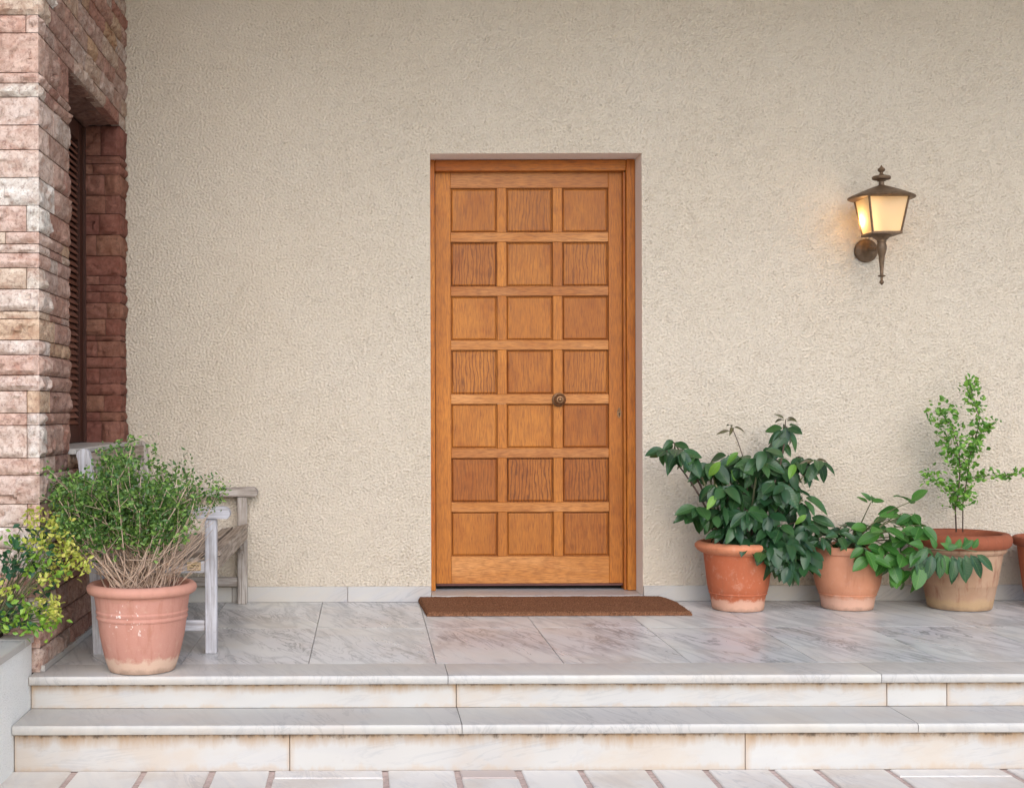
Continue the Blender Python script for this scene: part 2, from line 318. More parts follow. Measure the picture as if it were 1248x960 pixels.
# ------------------------------------------------------------ object helpers
def meta(o, label=None, cat=None, group=None, kind=None):
    if label: o['label'] = label
    if cat: o['category'] = cat
    if group: o['group'] = group
    if kind: o['kind'] = kind
    return o
def thing(name, loc, label=None, cat=None, group=None, kind=None):
    o = bpy.data.objects.new(name, None); o.empty_display_size = .1
    col.objects.link(o); o.location = loc
    return meta(o, label, cat, group, kind)
def root_loc(o):
    v = Vector((0, 0, 0))
    while o is not None: v = v + Vector(o.location); o = o.parent
    return v
class MB:
    def __init__(s): s.v = []; s.f = []; s.m = []
    def add(s, vs_, fs, mi=0):
        n = len(s.v); s.v += [tuple(v) for v in vs_]
        s.f += [tuple(i + n for i in f) for f in fs]; s.m += [mi] * len(fs); return s
    def box(s, x0, x1, y0, y1, z0, z1, b=.0, mi=0):
        if b <= 0:
            V = [(x, y, z) for x in (x0, x1) for y in (y0, y1) for z in (z0, z1)]
            return s.add(V, [(0, 1, 3, 2), (4, 6, 7, 5), (0, 4, 5, 1), (2, 3, 7, 6), (0, 2, 6, 4), (1, 5, 7, 3)], mi)
        V = []; idx = {}
        X = ((x0, x0 + b), (x1, x1 - b)); Y = ((y0, y0 + b), (y1, y1 - b)); Z = ((z0, z0 + b), (z1, z1 - b))
        for i in (0, 1):
            for j in (0, 1):
                for k in (0, 1):
                    for a in (0, 1, 2):
                        idx[i, j, k, a] = len(V)
                        V.append((X[i][0 if a == 0 else 1], Y[j][0 if a == 1 else 1], Z[k][0 if a == 2 else 1]))
        F = []
        q = lambda *t: F.append(tuple(idx[x] for x in t))
        for i in (0, 1):
            t = [(i, 0, 0, 0), (i, 1, 0, 0), (i, 1, 1, 0), (i, 0, 1, 0)]; q(*(t if i else t[::-1]))
            t = [(0, i, 0, 1), (1, i, 0, 1), (1, i, 1, 1), (0, i, 1, 1)]; q(*(t[::-1] if i else t))
            t = [(0, 0, i, 2), (1, 0, i, 2), (1, 1, i, 2), (0, 1, i, 2)]; q(*(t if i else t[::-1]))
        for j in (0, 1):
            for k in (0, 1): q((0, j, k, 1), (1, j, k, 1), (1, j, k, 2), (0, j, k, 2))
        for i in (0, 1):
            for k in (0, 1): q((i, 0, k, 0), (i, 1, k, 0), (i, 1, k, 2), (i, 0, k, 2))
            for j in (0, 1): q((i, j, 0, 0), (i, j, 1, 0), (i, j, 1, 1), (i, j, 0, 1))
        for i in (0, 1):
            for j in (0, 1):
                for k in (0, 1): q((i, j, k, 0), (i, j, k, 1), (i, j, k, 2))
        return s.add(V, F, mi)
    def tube(s, pts, rads, n=6, cap=True, mi=0):
        pts = [Vector(p) for p in pts]; V = []; F = []
        up = Vector((0.13, 0.31, 1)).normalized()
        for i, p in enumerate(pts):
            d = (pts[min(i + 1, len(pts) - 1)] - pts[max(i - 1, 0)])
            if d.length < 1e-9: d = Vector((0, 0, 1))
            d.normalize(); a = d.cross(up)
            if a.length < .05: a = d.cross(Vector((1, 0, 0)))
            a.normalize(); b = a.cross(d)
            r = rads[i] if hasattr(rads, '__len__') else rads
            for k in range(n):
                t = 2 * PI * k / n; V.append(p + a * (r * math.cos(t)) + b * (r * math.sin(t)))
        for i in range(len(pts) - 1):
            for k in range(n):
                a0 = i * n + k; a1 = i * n + (k + 1) % n
                F.append((a0, a1, a1 + n, a0 + n))
        if cap: F.append(tuple(range(n))[::-1]); F.append(tuple(range((len(pts) - 1) * n, len(pts) * n)))
        return s.add(V, F, mi)
    def lathe(s, c, prof, n=48, axis='Z', mi=0, wob=0.0):
        V = []; F = []; c = Vector(c)
        for j, (r, h) in enumerate(prof):
            for k in range(n):
                t = 2 * PI * k / n
                rr = r * (1 + wob * noise.noise(Vector((math.cos(t) * 2, math.sin(t) * 2, h * 9 + c.x))))
                if axis == 'Z': V.append(c + Vector((rr * math.cos(t), rr * math.sin(t), h)))
                else: V.append(c + Vector((rr * math.cos(t), -h, rr * math.sin(t))))
        for j in range(len(prof) - 1):
            for k in range(n):
                a = j * n + k; b = j * n + (k + 1) % n
                F.append((a, b, b + n, a + n))
        F.append(tuple(range(n))[::-1]); F.append(tuple(range((len(prof) - 1) * n, len(prof) * n)))
        return s.add(V, F, mi)
    def build(s, name, mats, parent=None, smooth=False, origin=None, fix=False, angle=None):
        me = bpy.data.meshes.new(name)
        o = bpy.data.objects.new(name, me)
        rl = root_loc(parent) if parent else Vector((0, 0, 0))
        if origin is None: org = rl
        else: org = Vector(origin)
        me.from_pydata([tuple(Vector(v) - org) for v in s.v], [], s.f)
        for mm in (mats if isinstance(mats, (list, tuple)) else [mats]): me.materials.append(mm)
        if any(s.m): me.polygons.foreach_set('material_index', s.m)
        if fix:
            bm = bmesh.new(); bm.from_mesh(me); bmesh.ops.recalc_face_normals(bm, faces=bm.faces); bm.to_mesh(me); bm.free()
        if smooth:
            me.polygons.foreach_set('use_smooth', [True] * len(me.polygons))
            if angle:
                me.set_sharp_from_angle(angle=angle)
        me.update()
        if parent: o.parent = parent; o.location = org - rl
        else: o.location = org
        col.objects.link(o); return o
def bx(name, mat, parent, x0, x1, y0, y1, z0, z1, b=.0015):
    return MB().box(min(x0, x1), max(x0, x1), min(y0, y1), max(y0, y1), min(z0, z1), max(z0, z1), b).build(name, mat, parent, fix=True)

# ------------------------------------------------------------ setting: ground, paving, landing, steps
Z2, ZG = -.1206, -.281
Y1, YR1, Y2, YR2 = -1.799, -1.766, -2.024, -1.993
XL, XR = -1.2, 4.6
g = MB(); g.add([(-150, -150, -.33), (150, -150, -.33), (150, 150, -.33), (-150, 150, -.33)], [(0, 1, 2, 3)])
meta(g.build('ground', M['ground']), kind='structure')
pav = MB(); pav.box(-4, 6, -9.0, YR2 + .01, -.32, ZG - .006)
pav = meta(pav.build('paving', M['mortar'], fix=True), kind='structure')
def slab_poly(name, mat, parent, quad, zt, th=.02, b=.003, jit=.002):
    # quad: 4 xy corners CCW
    V = []; c = sum((Vector(q) for q in quad), Vector((0, 0))) / 4
    q2 = [Vector(q) + Vector((R.uniform(-jit, jit), R.uniform(-jit, jit))) for q in quad]
    V += [(q.x, q.y, zt - th) for q in q2] + [(q.x, q.y, zt - b) for q in q2]
    V += [(q.x + (b if q.x < c.x else -b), q.y + (b if q.y < c.y else -b), zt) for q in q2]
    F = [(0, 1, 5, 4), (1, 2, 6, 5), (2, 3, 7, 6), (3, 0, 4, 7), (4, 5, 9, 8), (5, 6, 10, 9), (6, 7, 11, 10), (7, 4, 8, 11), (8, 9, 10, 11)]
    mb = MB(); mb.add(V, F)
    return mb.build(name, mat, parent, fix=True) if name else mb
sB = 1.225
joints = [-40, 87, 173, 257, 330, 468.5, 556, 631, 708, 791, 860, 942, 997, 1083, 1225, 1310, 1400]
jx = [(j - 447) / 361.5 for j in joints]
split = {(330, 468.5), (556, 631), (1083, 1225)}
jw = .0105
yb = YR2 - .006
for i in range(len(jx) - 1):
    a, b_ = jx[i] + jw, jx[i + 1] - jw
    far = yb; near = yb - R.uniform(.26, .30)
    if (joints[i], joints[i + 1]) in split:
        ym = yb - .085
        slab_poly('paving_slab', M['paver_pink'] if joints[i] == 556 else M['paver'], pav, [(a, ym), (b_, ym), (b_, far), (a, far)], ZG)
        slab_poly('paving_slab', M['paver'], pav, [(a, near), (b_, near), (b_, ym - .014), (a, ym - .014)], ZG)
    else:
        slab_poly('paving_slab', M['paver'], pav, [(a, near), (b_, near), (b_, far), (a, far)], ZG)
rest = MB()
y = yb - .315
while y > -8.8:
    h = R.uniform(.2, .32); x = -3.8
    while x < 5.6:
        wd = R.uniform(.15, .38)
        t = slab_poly(None, None, None, [(x, y - h), (x + wd, y - h), (x + wd, y), (x, y)], ZG)
        rest.add(t.v, t.f); x += wd + .018
    y -= h + .018
for x0, x1 in ((-4, -1.75), (3.0, 5.5)):
    pass
meta(rest.build('paving_slabs', M['paver'], pav, fix=True), kind='stuff')

land = MB(); land.box(XL, XR, YR1 + .02, .35, -.30, -.022)
land = meta(land.build('landing', M['grout'], fix=True), kind='structure')
xs = [-1.1645 + .473 * k for k in range(-1, 13)]
for (ya, yb_) in ((-.777, -.0), (-1.576, -.777)):
    for k in range(len(xs) - 1):
        a, b_ = max(xs[k], XL), min(xs[k + 1], XR)
        if b_ - a < .01: continue
        bx('floor_tile', M['tile'], land, a + .0012, b_ - .0012, ya + .0012, yb_ - .0012, -.021, 0 - R.uniform(0, .0005), .0004)
steps = MB(); steps.box(XL, XR, YR2 + .02, YR1 + .015, -.30, Z2 - .032)
steps = meta(steps.build('steps', M['grout'], fix=True), kind='structure')
def nosing(x0, x1, yf, yk, zt, th):
    # slab with eased front edge, profile in YZ
    pr = [(yk, zt - th), (yk, zt), (yf + .010, zt), (yf + .004, zt - .0015), (yf + .001, zt - .006), (yf, zt - .012), (yf, zt - th + .008), (yf + .003, zt - th + .002), (yf + .007, zt - th)]
    seg = max(2, int((x1 - x0) / .05)); V = []; n = len(pr)
    for i in range(seg + 1):
        x = x0 + (x1 - x0) * i / seg
        dz = .0008 * noise.noise(Vector((x * 6, zt * 5, 0))); dy = .0012 * noise.noise(Vector((x * 14, zt * 9, 3)))
        V += [(x, p + dy, q + dz) for p, q in pr]
    F = [tuple(range(n)), tuple(range(seg * n, seg * n + n))[::-1]]
    for i in range(seg):
        for k in range(n): F.append((i * n + k, i * n + (k + 1) % n, (i + 1) * n + (k + 1) % n, (i + 1) * n + k))
    return MB().add(V, F)
def slabs(bounds, fn):
    for a, b_ in zip(bounds[:-1], bounds[1:]): fn(a + .0012, b_ - .0012)
slabs([XL, .285, 1.82, 3.4, XR], lambda a, b_: nosing(a, b_, Y1, -1.576 - .0012, 0.0, .032).build('nosing_slab', M['tread'], land, fix=True, smooth=True, angle=.6))
slabs([XL, .318, 1.856, 3.45, XR], lambda a, b_: nosing(a, b_, Y2, YR1 - .001, Z2, .033).build('nosing_slab', M['tread'], steps, fix=True, smooth=True, angle=.6))
slabs([XL, .316, 1.851, 2.065, 3.5, XR], lambda a, b_: bx('riser_slab', M['riser'], steps, a, b_, YR1, YR1 + .018, Z2 + .0005, -.0325, .001))
slabs([XL, -.265, 1.281, 2.9, XR], lambda a, b_: bx('riser_slab', M['riser'], steps, a, b_, YR2, YR2 + .018, ZG - .003, Z2 - .0335, .001))

# ------------------------------------------------------------ stucco wall
DX0, DX1, DZ1 = .3133, 1.349, 2.191
WT, FZ = 3.75, 3.02
def stucco_field(nx, nz, h):
    rs = np.random.RandomState(5)
    def band(k0x, k0z, wdt, seed):
        a = np.random.RandomState(seed).randn(nx, nz)
        f = np.fft.rfft2(a)
        kx = np.fft.fftfreq(nx, h)[:, None]; kz = np.fft.rfftfreq(nz, h)[None, :]
        k = np.sqrt((kx / k0x) ** 2 + (kz / k0z) ** 2)
        f *= np.exp(-((k - 1) ** 2) / (2 * wdt ** 2))
        o = np.fft.irfft2(f, s=(nx, nz)); return o / o.std()
    def flat(lo, hi, seed, sx=1.0):
        a = np.random.RandomState(seed).randn(nx, nz); f = np.fft.rfft2(a)
        kx = np.fft.fftfreq(nx, h)[:, None] * sx; kz = np.fft.rfftfreq(nz, h)[None, :]
        k = np.sqrt(kx ** 2 + kz ** 2)
        f *= 1 / (1 + np.exp(-(k - lo) / 6)) / (1 + np.exp((k - hi) / 9)); o = np.fft.irfft2(f, s=(nx, nz)); return o / o.std()
    a = flat(46, 100, 5, 1.15); b_ = flat(60, 105, 6); l = band(1.2, 1.2, .6, 7)
    m_ = a + .35 * b_
    hgt = np.minimum(m_, .25) * .0042 + np.clip(m_, 0, 2) * .0007 + b_ * .0003
    hgt *= 1 + .05 * l
    return hgt
def build_stucco():
    h = .0046
    x0, x1 = -1.185, 3.42
    nx = int((x1 - x0) / h) + 1; nz = int(FZ / h) + 1
    X = np.linspace(x0, x1, nx); Z = np.linspace(0, FZ, nz)
    for e in (DX0, DX1): X[np.abs(X - e).argmin()] = e
    Z[np.abs(Z - DZ1).argmin()] = DZ1
    H = stucco_field(nx, nz, h)
    XX, ZZ = np.meshgrid(X, Z, indexing='ij')
    d = np.maximum(np.maximum(DX0 - XX, XX - DX1), ZZ - DZ1)
    fall = np.clip(np.abs(d) / .012, 0, 1) * .75 + .25
    fall = np.where(np.abs(d) < 1e-6, .0, fall)
    ln = np.exp(-((ZZ - 2.695 - .0012 * np.sin(XX * 5) - .001 * XX) / .0045) ** 2) * .0022
    ln *= np.clip(np.sin(XX * 9) * .5 + .8, 0.2, 1)
    Yc = -(H * fall) + .002 + ln - .003 * fall
    co_ = np.stack([XX, Yc, ZZ], -1).reshape(-1, 3).astype(np.float32)
    ii, kk = np.meshgrid(np.arange(nx - 1), np.arange(nz - 1), indexing='ij')
    xm = (X[:-1] + X[1:]) / 2; zm = (Z[:-1] + Z[1:]) / 2
    hole = ((xm > DX0) & (xm < DX1))[:, None] & (zm < DZ1)[None, :]
    keep = ~hole
    a = (ii * nz + kk)[keep]
    q = np.stack([a, a + nz, a + nz + 1, a + 1], -1).astype(np.int32)
    # plain continuation to the right and edge returns
    base = len(co_)
    extra = np.array([(3.42, -.001, 0), (5.2, -.001, 0), (5.2, -.001, WT), (3.42, -.001, WT),
                      (-1.3, .002, 0), (-1.185, .002, 0), (-1.185, .002, WT), (-1.3, .002, WT), (-1.185, .0, FZ), (3.42, .0, FZ), (3.42, -.001, WT), (-1.185, -.001, WT)], np.float32)
    co_ = np.vstack([co_, extra])
    q = np.vstack([q, np.array([[base, base + 1, base + 2, base + 3], [base + 4, base + 5, base + 6, base + 7], [base + 8, base + 9, base + 10, base + 11]], np.int32)])
    me = bpy.data.meshes.new('stucco_wall')
    me.vertices.add(len(co_)); me.vertices.foreach_set('co', co_.ravel())
    me.loops.add(q.size); me.loops.foreach_set('vertex_index', q.ravel())
    me.polygons.add(len(q)); me.polygons.foreach_set('loop_start', np.arange(0, q.size, 4, dtype=np.int32))
    me.polygons.foreach_set('use_smooth', np.ones(len(q), bool))
    me.materials.append(M['stucco']); me.update(); me.validate()
    o = bpy.data.objects.new('stucco_wall', me); col.objects.link(o)
    return o
wall = meta(build_stucco(), 'beige roughcast wall with the wooden door and lantern on it', 'wall')
rv = MB()
rv.add([(DX0, 0, 0), (DX0, .34, 0), (DX0, .34, DZ1), (DX0, 0, DZ1)], [(0, 1, 2, 3)])
rv.add([(DX1, 0, 0), (DX1, .34, 0), (DX1, .34, DZ1), (DX1, 0, DZ1)], [(3, 2, 1, 0)])
rv.add([(DX0, 0, DZ1), (DX1, 0, DZ1), (DX1, .34, DZ1), (DX0, .34, DZ1)], [(3, 2, 1, 0)])
rv.build('door_reveal', M['reveal'], wall)
body = MB(); body.box(-1.3, DX0 - .002, .012, .33, -.02, WT - .002); body.box(DX1 + .002, 5.2, .012, .33, -.02, WT - .002); body.box(DX0 - .002, DX1 + .002, .012, .33, DZ1 + .002, WT - .002)
body.build('wall_body', M['core'], wall, fix=True)
ks = [-1.165, -.66, -.096, DX0 - .001]
for a, b_ in zip(ks[:-1], ks[1:]): bx('skirting_tile', M['skirting'], wall, a + .001, b_ - .001, -.014, .004, .0005, .076, .0015)
ks = [DX1 + .001, 1.93, 2.46, 2.98, 3.5, 4.1, 5.2]
for a, b_ in zip(ks[:-1], ks[1:]): bx('skirting_tile', M['skirting'], wall, a + .001, b_ - .001, -.014, .004, .0005, .076, .0015)
bx('threshold', M['skirting'], wall, DX0 + .001, DX1 - .001, -.012, .30, .001, .030, .002)

# porch roof above the frame (it shades the top of the wall)
roof = thing('porch_roof', (1.5, -1, WT), 'flat pale porch slab roofing the marble landing', 'roof')
bx('ceiling_slab', M['ceiling'], roof, -4.6, 9.0, -2.75, .6, WT + .002, WT + .25, .004)

# ------------------------------------------------------------ stone wall with window
SXF, SYF = -1.177, -1.726         # side face x, front face y
OY0, OY1, OZ0, OZ1 = -1.245, -.15, .772, 2.298
swall = thing('stone_wall', (-1.4, -1.6, 0), 'reddish split stone wall with a narrow shuttered window', 'wall')
fy = [-232, -205, -178, -150, -128, -98, -72, -40, -12, 18, 45, 88, 101, 118, 152, 182, 216, 250, 282, 297, 308, 326, 352, 379, 388, 414, 432, 457, 476, 503, 518, 553, 579, 614, 642, 668, 700, 728, 760, 790, 820]
zc = sorted(CAMH - (y - 1.2 - 498) / 339.3 for y in fy)
zc[0] = 0.0; zc[-1] = 3.16
while zc[-1] < WT - .12: zc.append(zc[-1] + R.uniform(.06, .1))
zc.append(WT - .002)
for t in (OZ0, OZ1): zc[min(range(len(zc)), key=lambda i: abs(zc[i] - t))] = t
def face_grid(mb, p0, du, dv, nrm, nu, nv, fn):
    V = []
    for i in range(nu + 1):
        for j in range(nv + 1):
            u, v = i / nu, j / nv
            p = p0 + du * u + dv * v
            V.append(p + nrm * fn(p, u, v))
    F = [(i * (nv + 1) + j, (i + 1) * (nv + 1) + j, (i + 1) * (nv + 1) + j + 1, i * (nv + 1) + j + 1) for i in range(nu) for j in range(nv)]
    mb.add(V, F)
def stone(x0, x1, y0, y1, z0, z1, faces, amp=.012, open_=(0, 0), corner=.3, cell=.0078):
    """split-face stone; faces: F front (-Y), S side (+X), D underside. open_: edge factor at near/far end"""
    gap = .0011
    mb = MB(); sd_ = Vector((R.uniform(0, 90), R.uniform(0, 90), R.uniform(0, 90)))
    z0 += gap; z1 -= gap
    tilt = R.uniform(-.5, .5), R.uniform(-.6, .6); lift = R.uniform(-.2, .9)
    dimz = z1 - z0
    def h(p, u, v, cu0, cu1, L, H):
        pq_ = p * 20 + sd_; q_ = noise.voronoi(pq_)[1][0]; tv = noise.noise_vector(q_ * 3.7)
        fac = (pq_ - q_).dot(tv) * 1.5 + noise.noise(q_ * 5.1) * .8
        n = noise.fractal(p * 16 + sd_, .9, 2.1, 4) * .4 + abs(noise.noise(p * 9 + sd_)) * 1.0 + noise.noise(p * 48 + sd_) * .15 + fac
        k = lift + tilt[0] * (u - .5) + tilt[1] * (v - .5) + n
        eu = min(1, cu0 + (u * L) / .018) if u < .5 else min(1, cu1 + ((1 - u) * L) / .018)
        ev = min(1, .02 + min(v, 1 - v) * H / .014)
        return amp * (k * .55 * eu * ev) - .003 * (1 - eu * ev)
    if 'F' in faces:
        a, b_ = x0 + gap, x1 - (0 if 'S' in faces else gap)
        nu, nv = max(2, int((b_ - a) / cell)), max(2, int(dimz / cell))
        cc = corner if 'S' in faces else 0
        face_grid(mb, Vector((a, y0, z0)), Vector((b_ - a, 0, 0)), Vector((0, 0, dimz)), Vector((0, -1, 0)), nu, nv, lambda p, u, v: h(p, u, v, open_[0] if 'S' not in faces else 0, cc * 0, b_ - a, dimz))
        mb.add([(a, y0, z1), (b_, y0, z1), (b_, y0 + .03, z1), (a, y0 + .03, z1), (a, y0, z0), (b_, y0, z0), (b_, y0 + .03, z0), (a, y0 + .03, z0)], [(0, 1, 2, 3), (7, 6, 5, 4), (4, 0, 3, 7)])
    if 'S' in faces:
        a, b_ = y0 + (0 if 'F' in faces else gap), y1 - gap
        nu, nv = max(2, int((b_ - a) / cell)), max(2, int(dimz / cell))
        face_grid(mb, Vector((x1, a, z0)), Vector((0, b_ - a, 0)), Vector((0, 0, dimz)), Vector((1, 0, 0)), nu, nv, lambda p, u, v: h(p, u, v, 0 if 'F' in faces else open_[0], open_[1], b_ - a, dimz))
        mb.add([(x1, a, z1), (x1, b_, z1), (x1 - .04, b_, z1), (x1 - .04, a, z1), (x1, a, z0), (x1, b_, z0), (x1 - .04, b_, z0), (x1 - .04, a, z0)], [(3, 2, 1, 0), (4, 5, 6, 7), (5, 1, 2, 6), (0, 4, 7, 3)])
    if 'D' in faces:
        nu, nv = max(2, int((x1 - x0) / cell)), max(2, int((y1 - y0) / cell))
        face_grid(mb, Vector((x0, y0 + gap, z0 + .004)), Vector((x1 - x0, 0, 0)), Vector((0, y1 - y0 - 2 * gap, 0)), Vector((0, 0, -1)), nu, nv, lambda p, u, v: h(p, u, v, 0, 0, x1 - x0, y1 - y0))
    return mb
nst = 0
stuffm = MB()
def put_stone(mb, mat, vis=True):
    global nst
    if vis and nst < 298: mb.build('stone', mat, swall, smooth=True, angle=.7, origin=mb.v[0]); nst += 1
    else: stuffm.add(mb.v, mb.f)
jobs = []
for ci in range(len(zc) - 1):
    za, zb = zc[ci], zc[ci + 1]
    seen = zb < 3.02
    cell_ = .0095 if seen else .03
    # front: quoin then going left
    q = R.choice((.045, .12, .2, .28)); dq = R.choice((.09, .16, .24))
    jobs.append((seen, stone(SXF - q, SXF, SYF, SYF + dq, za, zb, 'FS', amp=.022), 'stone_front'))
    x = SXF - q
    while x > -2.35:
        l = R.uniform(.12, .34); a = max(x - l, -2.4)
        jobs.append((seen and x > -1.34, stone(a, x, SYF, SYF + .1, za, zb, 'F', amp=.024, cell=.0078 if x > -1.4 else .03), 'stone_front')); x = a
    # side
    inwin = za >= OZ0 - .001 and zb <= OZ1 + .001
    y = SYF + dq
    spans = [(y, OY0), (OY1, 0)] if inwin else [(y, 0)]
    for si, (a0, b0) in enumerate(spans):
        if inwin and si == 1:
            x0_ = -1.36
            if R.random() < .75:
                xm_ = R.uniform(-1.31, -1.24)
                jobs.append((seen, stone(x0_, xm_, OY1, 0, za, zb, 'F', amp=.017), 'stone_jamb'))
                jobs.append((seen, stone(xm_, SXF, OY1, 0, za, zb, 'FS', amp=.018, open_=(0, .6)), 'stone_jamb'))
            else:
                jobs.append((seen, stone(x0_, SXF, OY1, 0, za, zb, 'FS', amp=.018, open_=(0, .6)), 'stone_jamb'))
            continue
        y = a0
        while y < b0 - .002:
            l = R.uniform(.13, .36); e = y + l
            if b0 - e < .1: e = b0
            op1 = .8 if abs(e - b0) < 1e-6 else 0
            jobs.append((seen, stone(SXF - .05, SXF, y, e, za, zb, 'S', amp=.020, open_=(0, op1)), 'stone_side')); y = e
ns_ = sum(1 for j in jobs if j[0])
vis_jobs = [j for j in jobs if j[0]]
if len(vis_jobs) > 298:      # smallest ones go to the joined rest
    vis_jobs.sort(key=lambda j: -len(j[1].f))
    keep = set(id(j) for j in vis_jobs[:298])
else: keep = set(id(j) for j in vis_jobs)
rest_by = {}
for j in jobs:
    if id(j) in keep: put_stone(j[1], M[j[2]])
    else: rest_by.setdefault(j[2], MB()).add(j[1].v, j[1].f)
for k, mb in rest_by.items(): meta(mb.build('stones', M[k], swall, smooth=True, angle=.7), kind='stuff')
y = OY0
while y < OY1 - .01:
    e = min(y + R.uniform(.22, .34), OY1)
    if OY1 - e < .1: e = OY1
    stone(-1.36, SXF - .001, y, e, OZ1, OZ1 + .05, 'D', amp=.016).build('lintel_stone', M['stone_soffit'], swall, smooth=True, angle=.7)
    y = e
core = MB()
core.box(-2.4, SXF - .012, SYF + .014, OY0 - .004, -.3, WT - .003)
core.box(-2.4, SXF - .012, OY0 - .004, OY1 + .013, -.3, OZ0 - .03)
core.box(-2.4, SXF - .012, OY0 - .004, OY1 + .013, OZ1 + .012, WT - .003)
core.box(-2.4, SXF - .012, OY1 + .014, .3, -.3, WT - .003)
core.box(-2.4, -1.9, OY0 - .004, OY1 + .013, OZ0 - .03, OZ1 + .012)
core.build('wall_core', M['core'], swall, fix=True)
bx('skirting_strip', M['skirting'], swall, SXF - .006, SXF + .014, SYF + .01, -.016, .0008, .024, .002)
mbs = MB(); mbs.box(-1.42, -1.150, OY0 - .012, OY1 + .012, OZ0 - .006, OZ0 + .016, .003)
mbs.build('window_sill', M['tread'], swall, fix=True)

shut = thing('window_shutter', (-1.36, -.7, OZ0), 'dark red-brown louvred wooden shutter set deep in the stone wall', 'shutter')
SX = -1.350
bx('stile', M['shutter'], shut, SX - .04, SX, OY1 - .10, OY1 - .022, OZ0 + .018, OZ1 - .006, .002)
bx('stile', M['shutter'], shut, SX - .04, SX, OY0 + .004, OY0 + .08, OZ0 + .018, OZ1 - .006, .002)
bx('frame_post', M['shutter'], shut, SX - .05, SX + .012, OY1 - .020, OY1 - .002, OZ0 + .017, OZ1 - .004, .002)
bx('top_rail', M['shutter'], shut, SX - .04, SX - .001, OY0 + .081, OY1 - .101, OZ1 - .09, OZ1 - .007, .002)
bx('bottom_rail', M['shutter'], shut, SX - .04, SX - .001, OY0 + .081, OY1 - .101, OZ0 + .019, OZ0 + .10, .002)
mb = MB(); mb.box(OY0 * 0 - .004, .004, OY0 + .081, OY1 - .101, -.019, .019, .001)
z = OZ0 + .118; first = None
while z < OZ1 - .10:
    if first is None:
        me_v = [(v[0], v[1] + .0, v[2]) for v in mb.v]
        m2 = MB(); m2.add(me_v, mb.f)
        first = m2.build('slat', M['slat'], None, fix=True); first.parent = shut; o = first
    else:
        o = first.copy(); col.objects.link(o)
    o.location = (SX - .02 + 1.36, .7, z - OZ0); o.rotation_euler = (0, math.radians(-42), 0)
    z += .0295
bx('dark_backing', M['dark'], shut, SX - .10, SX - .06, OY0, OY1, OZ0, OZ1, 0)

# ------------------------------------------------------------ door
LY = .20; sL = SC(LY)
dx = lambda px: (px - 447) / sL
dz = lambda py: CAMH - (py + .6 - 498) / sL
door = thing('entrance_door', (.83, LY, .03), 'closed orange-brown oak door with twenty-one square panels', 'door')
FY = .155
bx('frame_jamb', M['oak_frame_v'], door, DX0 + .001, .3436, FY, .26, .031, DZ1 - .001, .003)
bx('frame_jamb', M['oak_frame_v'], door, 1.304, DX1 - .001, FY, .26, .031, DZ1 - .001, .003)
bx('frame_stop', M['oak_frame_v'], door, 1.290, 1.3035, FY + .018, .26, .031, DZ1 - .062, .002)
bx('frame_head', M['oak_frame_h'], door, .3446, 1.303, FY + .002, .26, DZ1 - .058, DZ1 - .0015, .003)
bx('door_seal', M['seal'], door, dx(531.5), dx(761), LY + .001, LY + .04, dz(713.4), dz(710.9), .001)
bx('dark_gap', M['black'], door, dx(531.5), dx(761), LY + .05, LY + .09, .031, dz(713), 0)
xa, xb = dx(531.0), dx(762.2)
px1, px2, px3, px4, px5, px6 = [dx(t) for t in (549.6, 606.4, 617.5, 674.3, 685.7, 742)]
ztop, zbot = dz(207.2), dz(710.6)
bx('stile', M['oak_v'], door, xa, px1 - .0004, LY, LY + .045, zbot, ztop, .0018)
bx('stile', M['oak_v'], door, px6 + .0004, xb, LY, LY + .045, zbot, ztop, .0018)
rows = [(229.1 + 65.73 * k, 229.1 + 65.73 * k + 54.3) for k in range(7)]
bx('top_rail', M['oak_h'], door, px1, px6, LY + .0006, LY + .045, dz(rows[0][0]), ztop, .0015)
bx('bottom_rail', M['oak_h'], door, px1, px6, LY + .0006, LY + .045, zbot, dz(rows[-1][1]), .0015)
for k in range(6): bx('rail', M['oak_h'], door, px1, px6, LY + .0006, LY + .045, dz(rows[k + 1][0]), dz(rows[k][1]), .0018)
for k in range(7):
    for a, b_ in ((px2, px3), (px4, px5)):
        bx('mullion', M['oak_v'], door, a, b_, LY + .0010, LY + .045, dz(rows[k][1]) + .0004, dz(rows[k][0]) - .0004, .0018)
    for a, b_ in ((px1, px2), (px3, px4), (px5, px6)):
        z0, z1 = dz(rows[k][1]), dz(rows[k][0])
        mb = MB()
        def rect(i, yy): return [(a + i, yy, z0 + i), (b_ - i, yy, z0 + i), (b_ - i, yy, z1 - i), (a + i, yy, z1 - i)]
        V = rect(.0, LY + .019) + rect(.005, LY + .019) + rect(.0085, LY + .0105) + rect(.013, LY + .0085) + rect(.0, LY + .04)
        F = []
        for l in range(3):
            for i in range(4): F.append((l * 4 + i, l * 4 + (i + 1) % 4, (l + 1) * 4 + (i + 1) % 4, (l + 1) * 4 + i))
        F.append((12, 13, 14, 15)); F.append((19, 18, 17, 16))
        mb.add(V, F).build('panel', M['oak_panel'], door)
kc = P(681, 487, LY)
kn = MB().lathe((kc.x, LY, kc.z), [(.030, 0), (.035, .003), (.0355, .007), (.030, .011), (.022, .0125), (.020, .016), (.025, .022), (.0285, .030), (.029, .037), (.025, .043), (.021, .0445), (.020, .0475), (.014, .0505), (.012, .0500), (.0105, .054), (.006, .057), (.0015, .058)], 40, 'Y')
kn.build('door_knob', M['brass'], door, smooth=True, fix=True, angle=.9)
ec = P(754.5, 503, LY)
e = MB()
V = []; F = []
ol = []
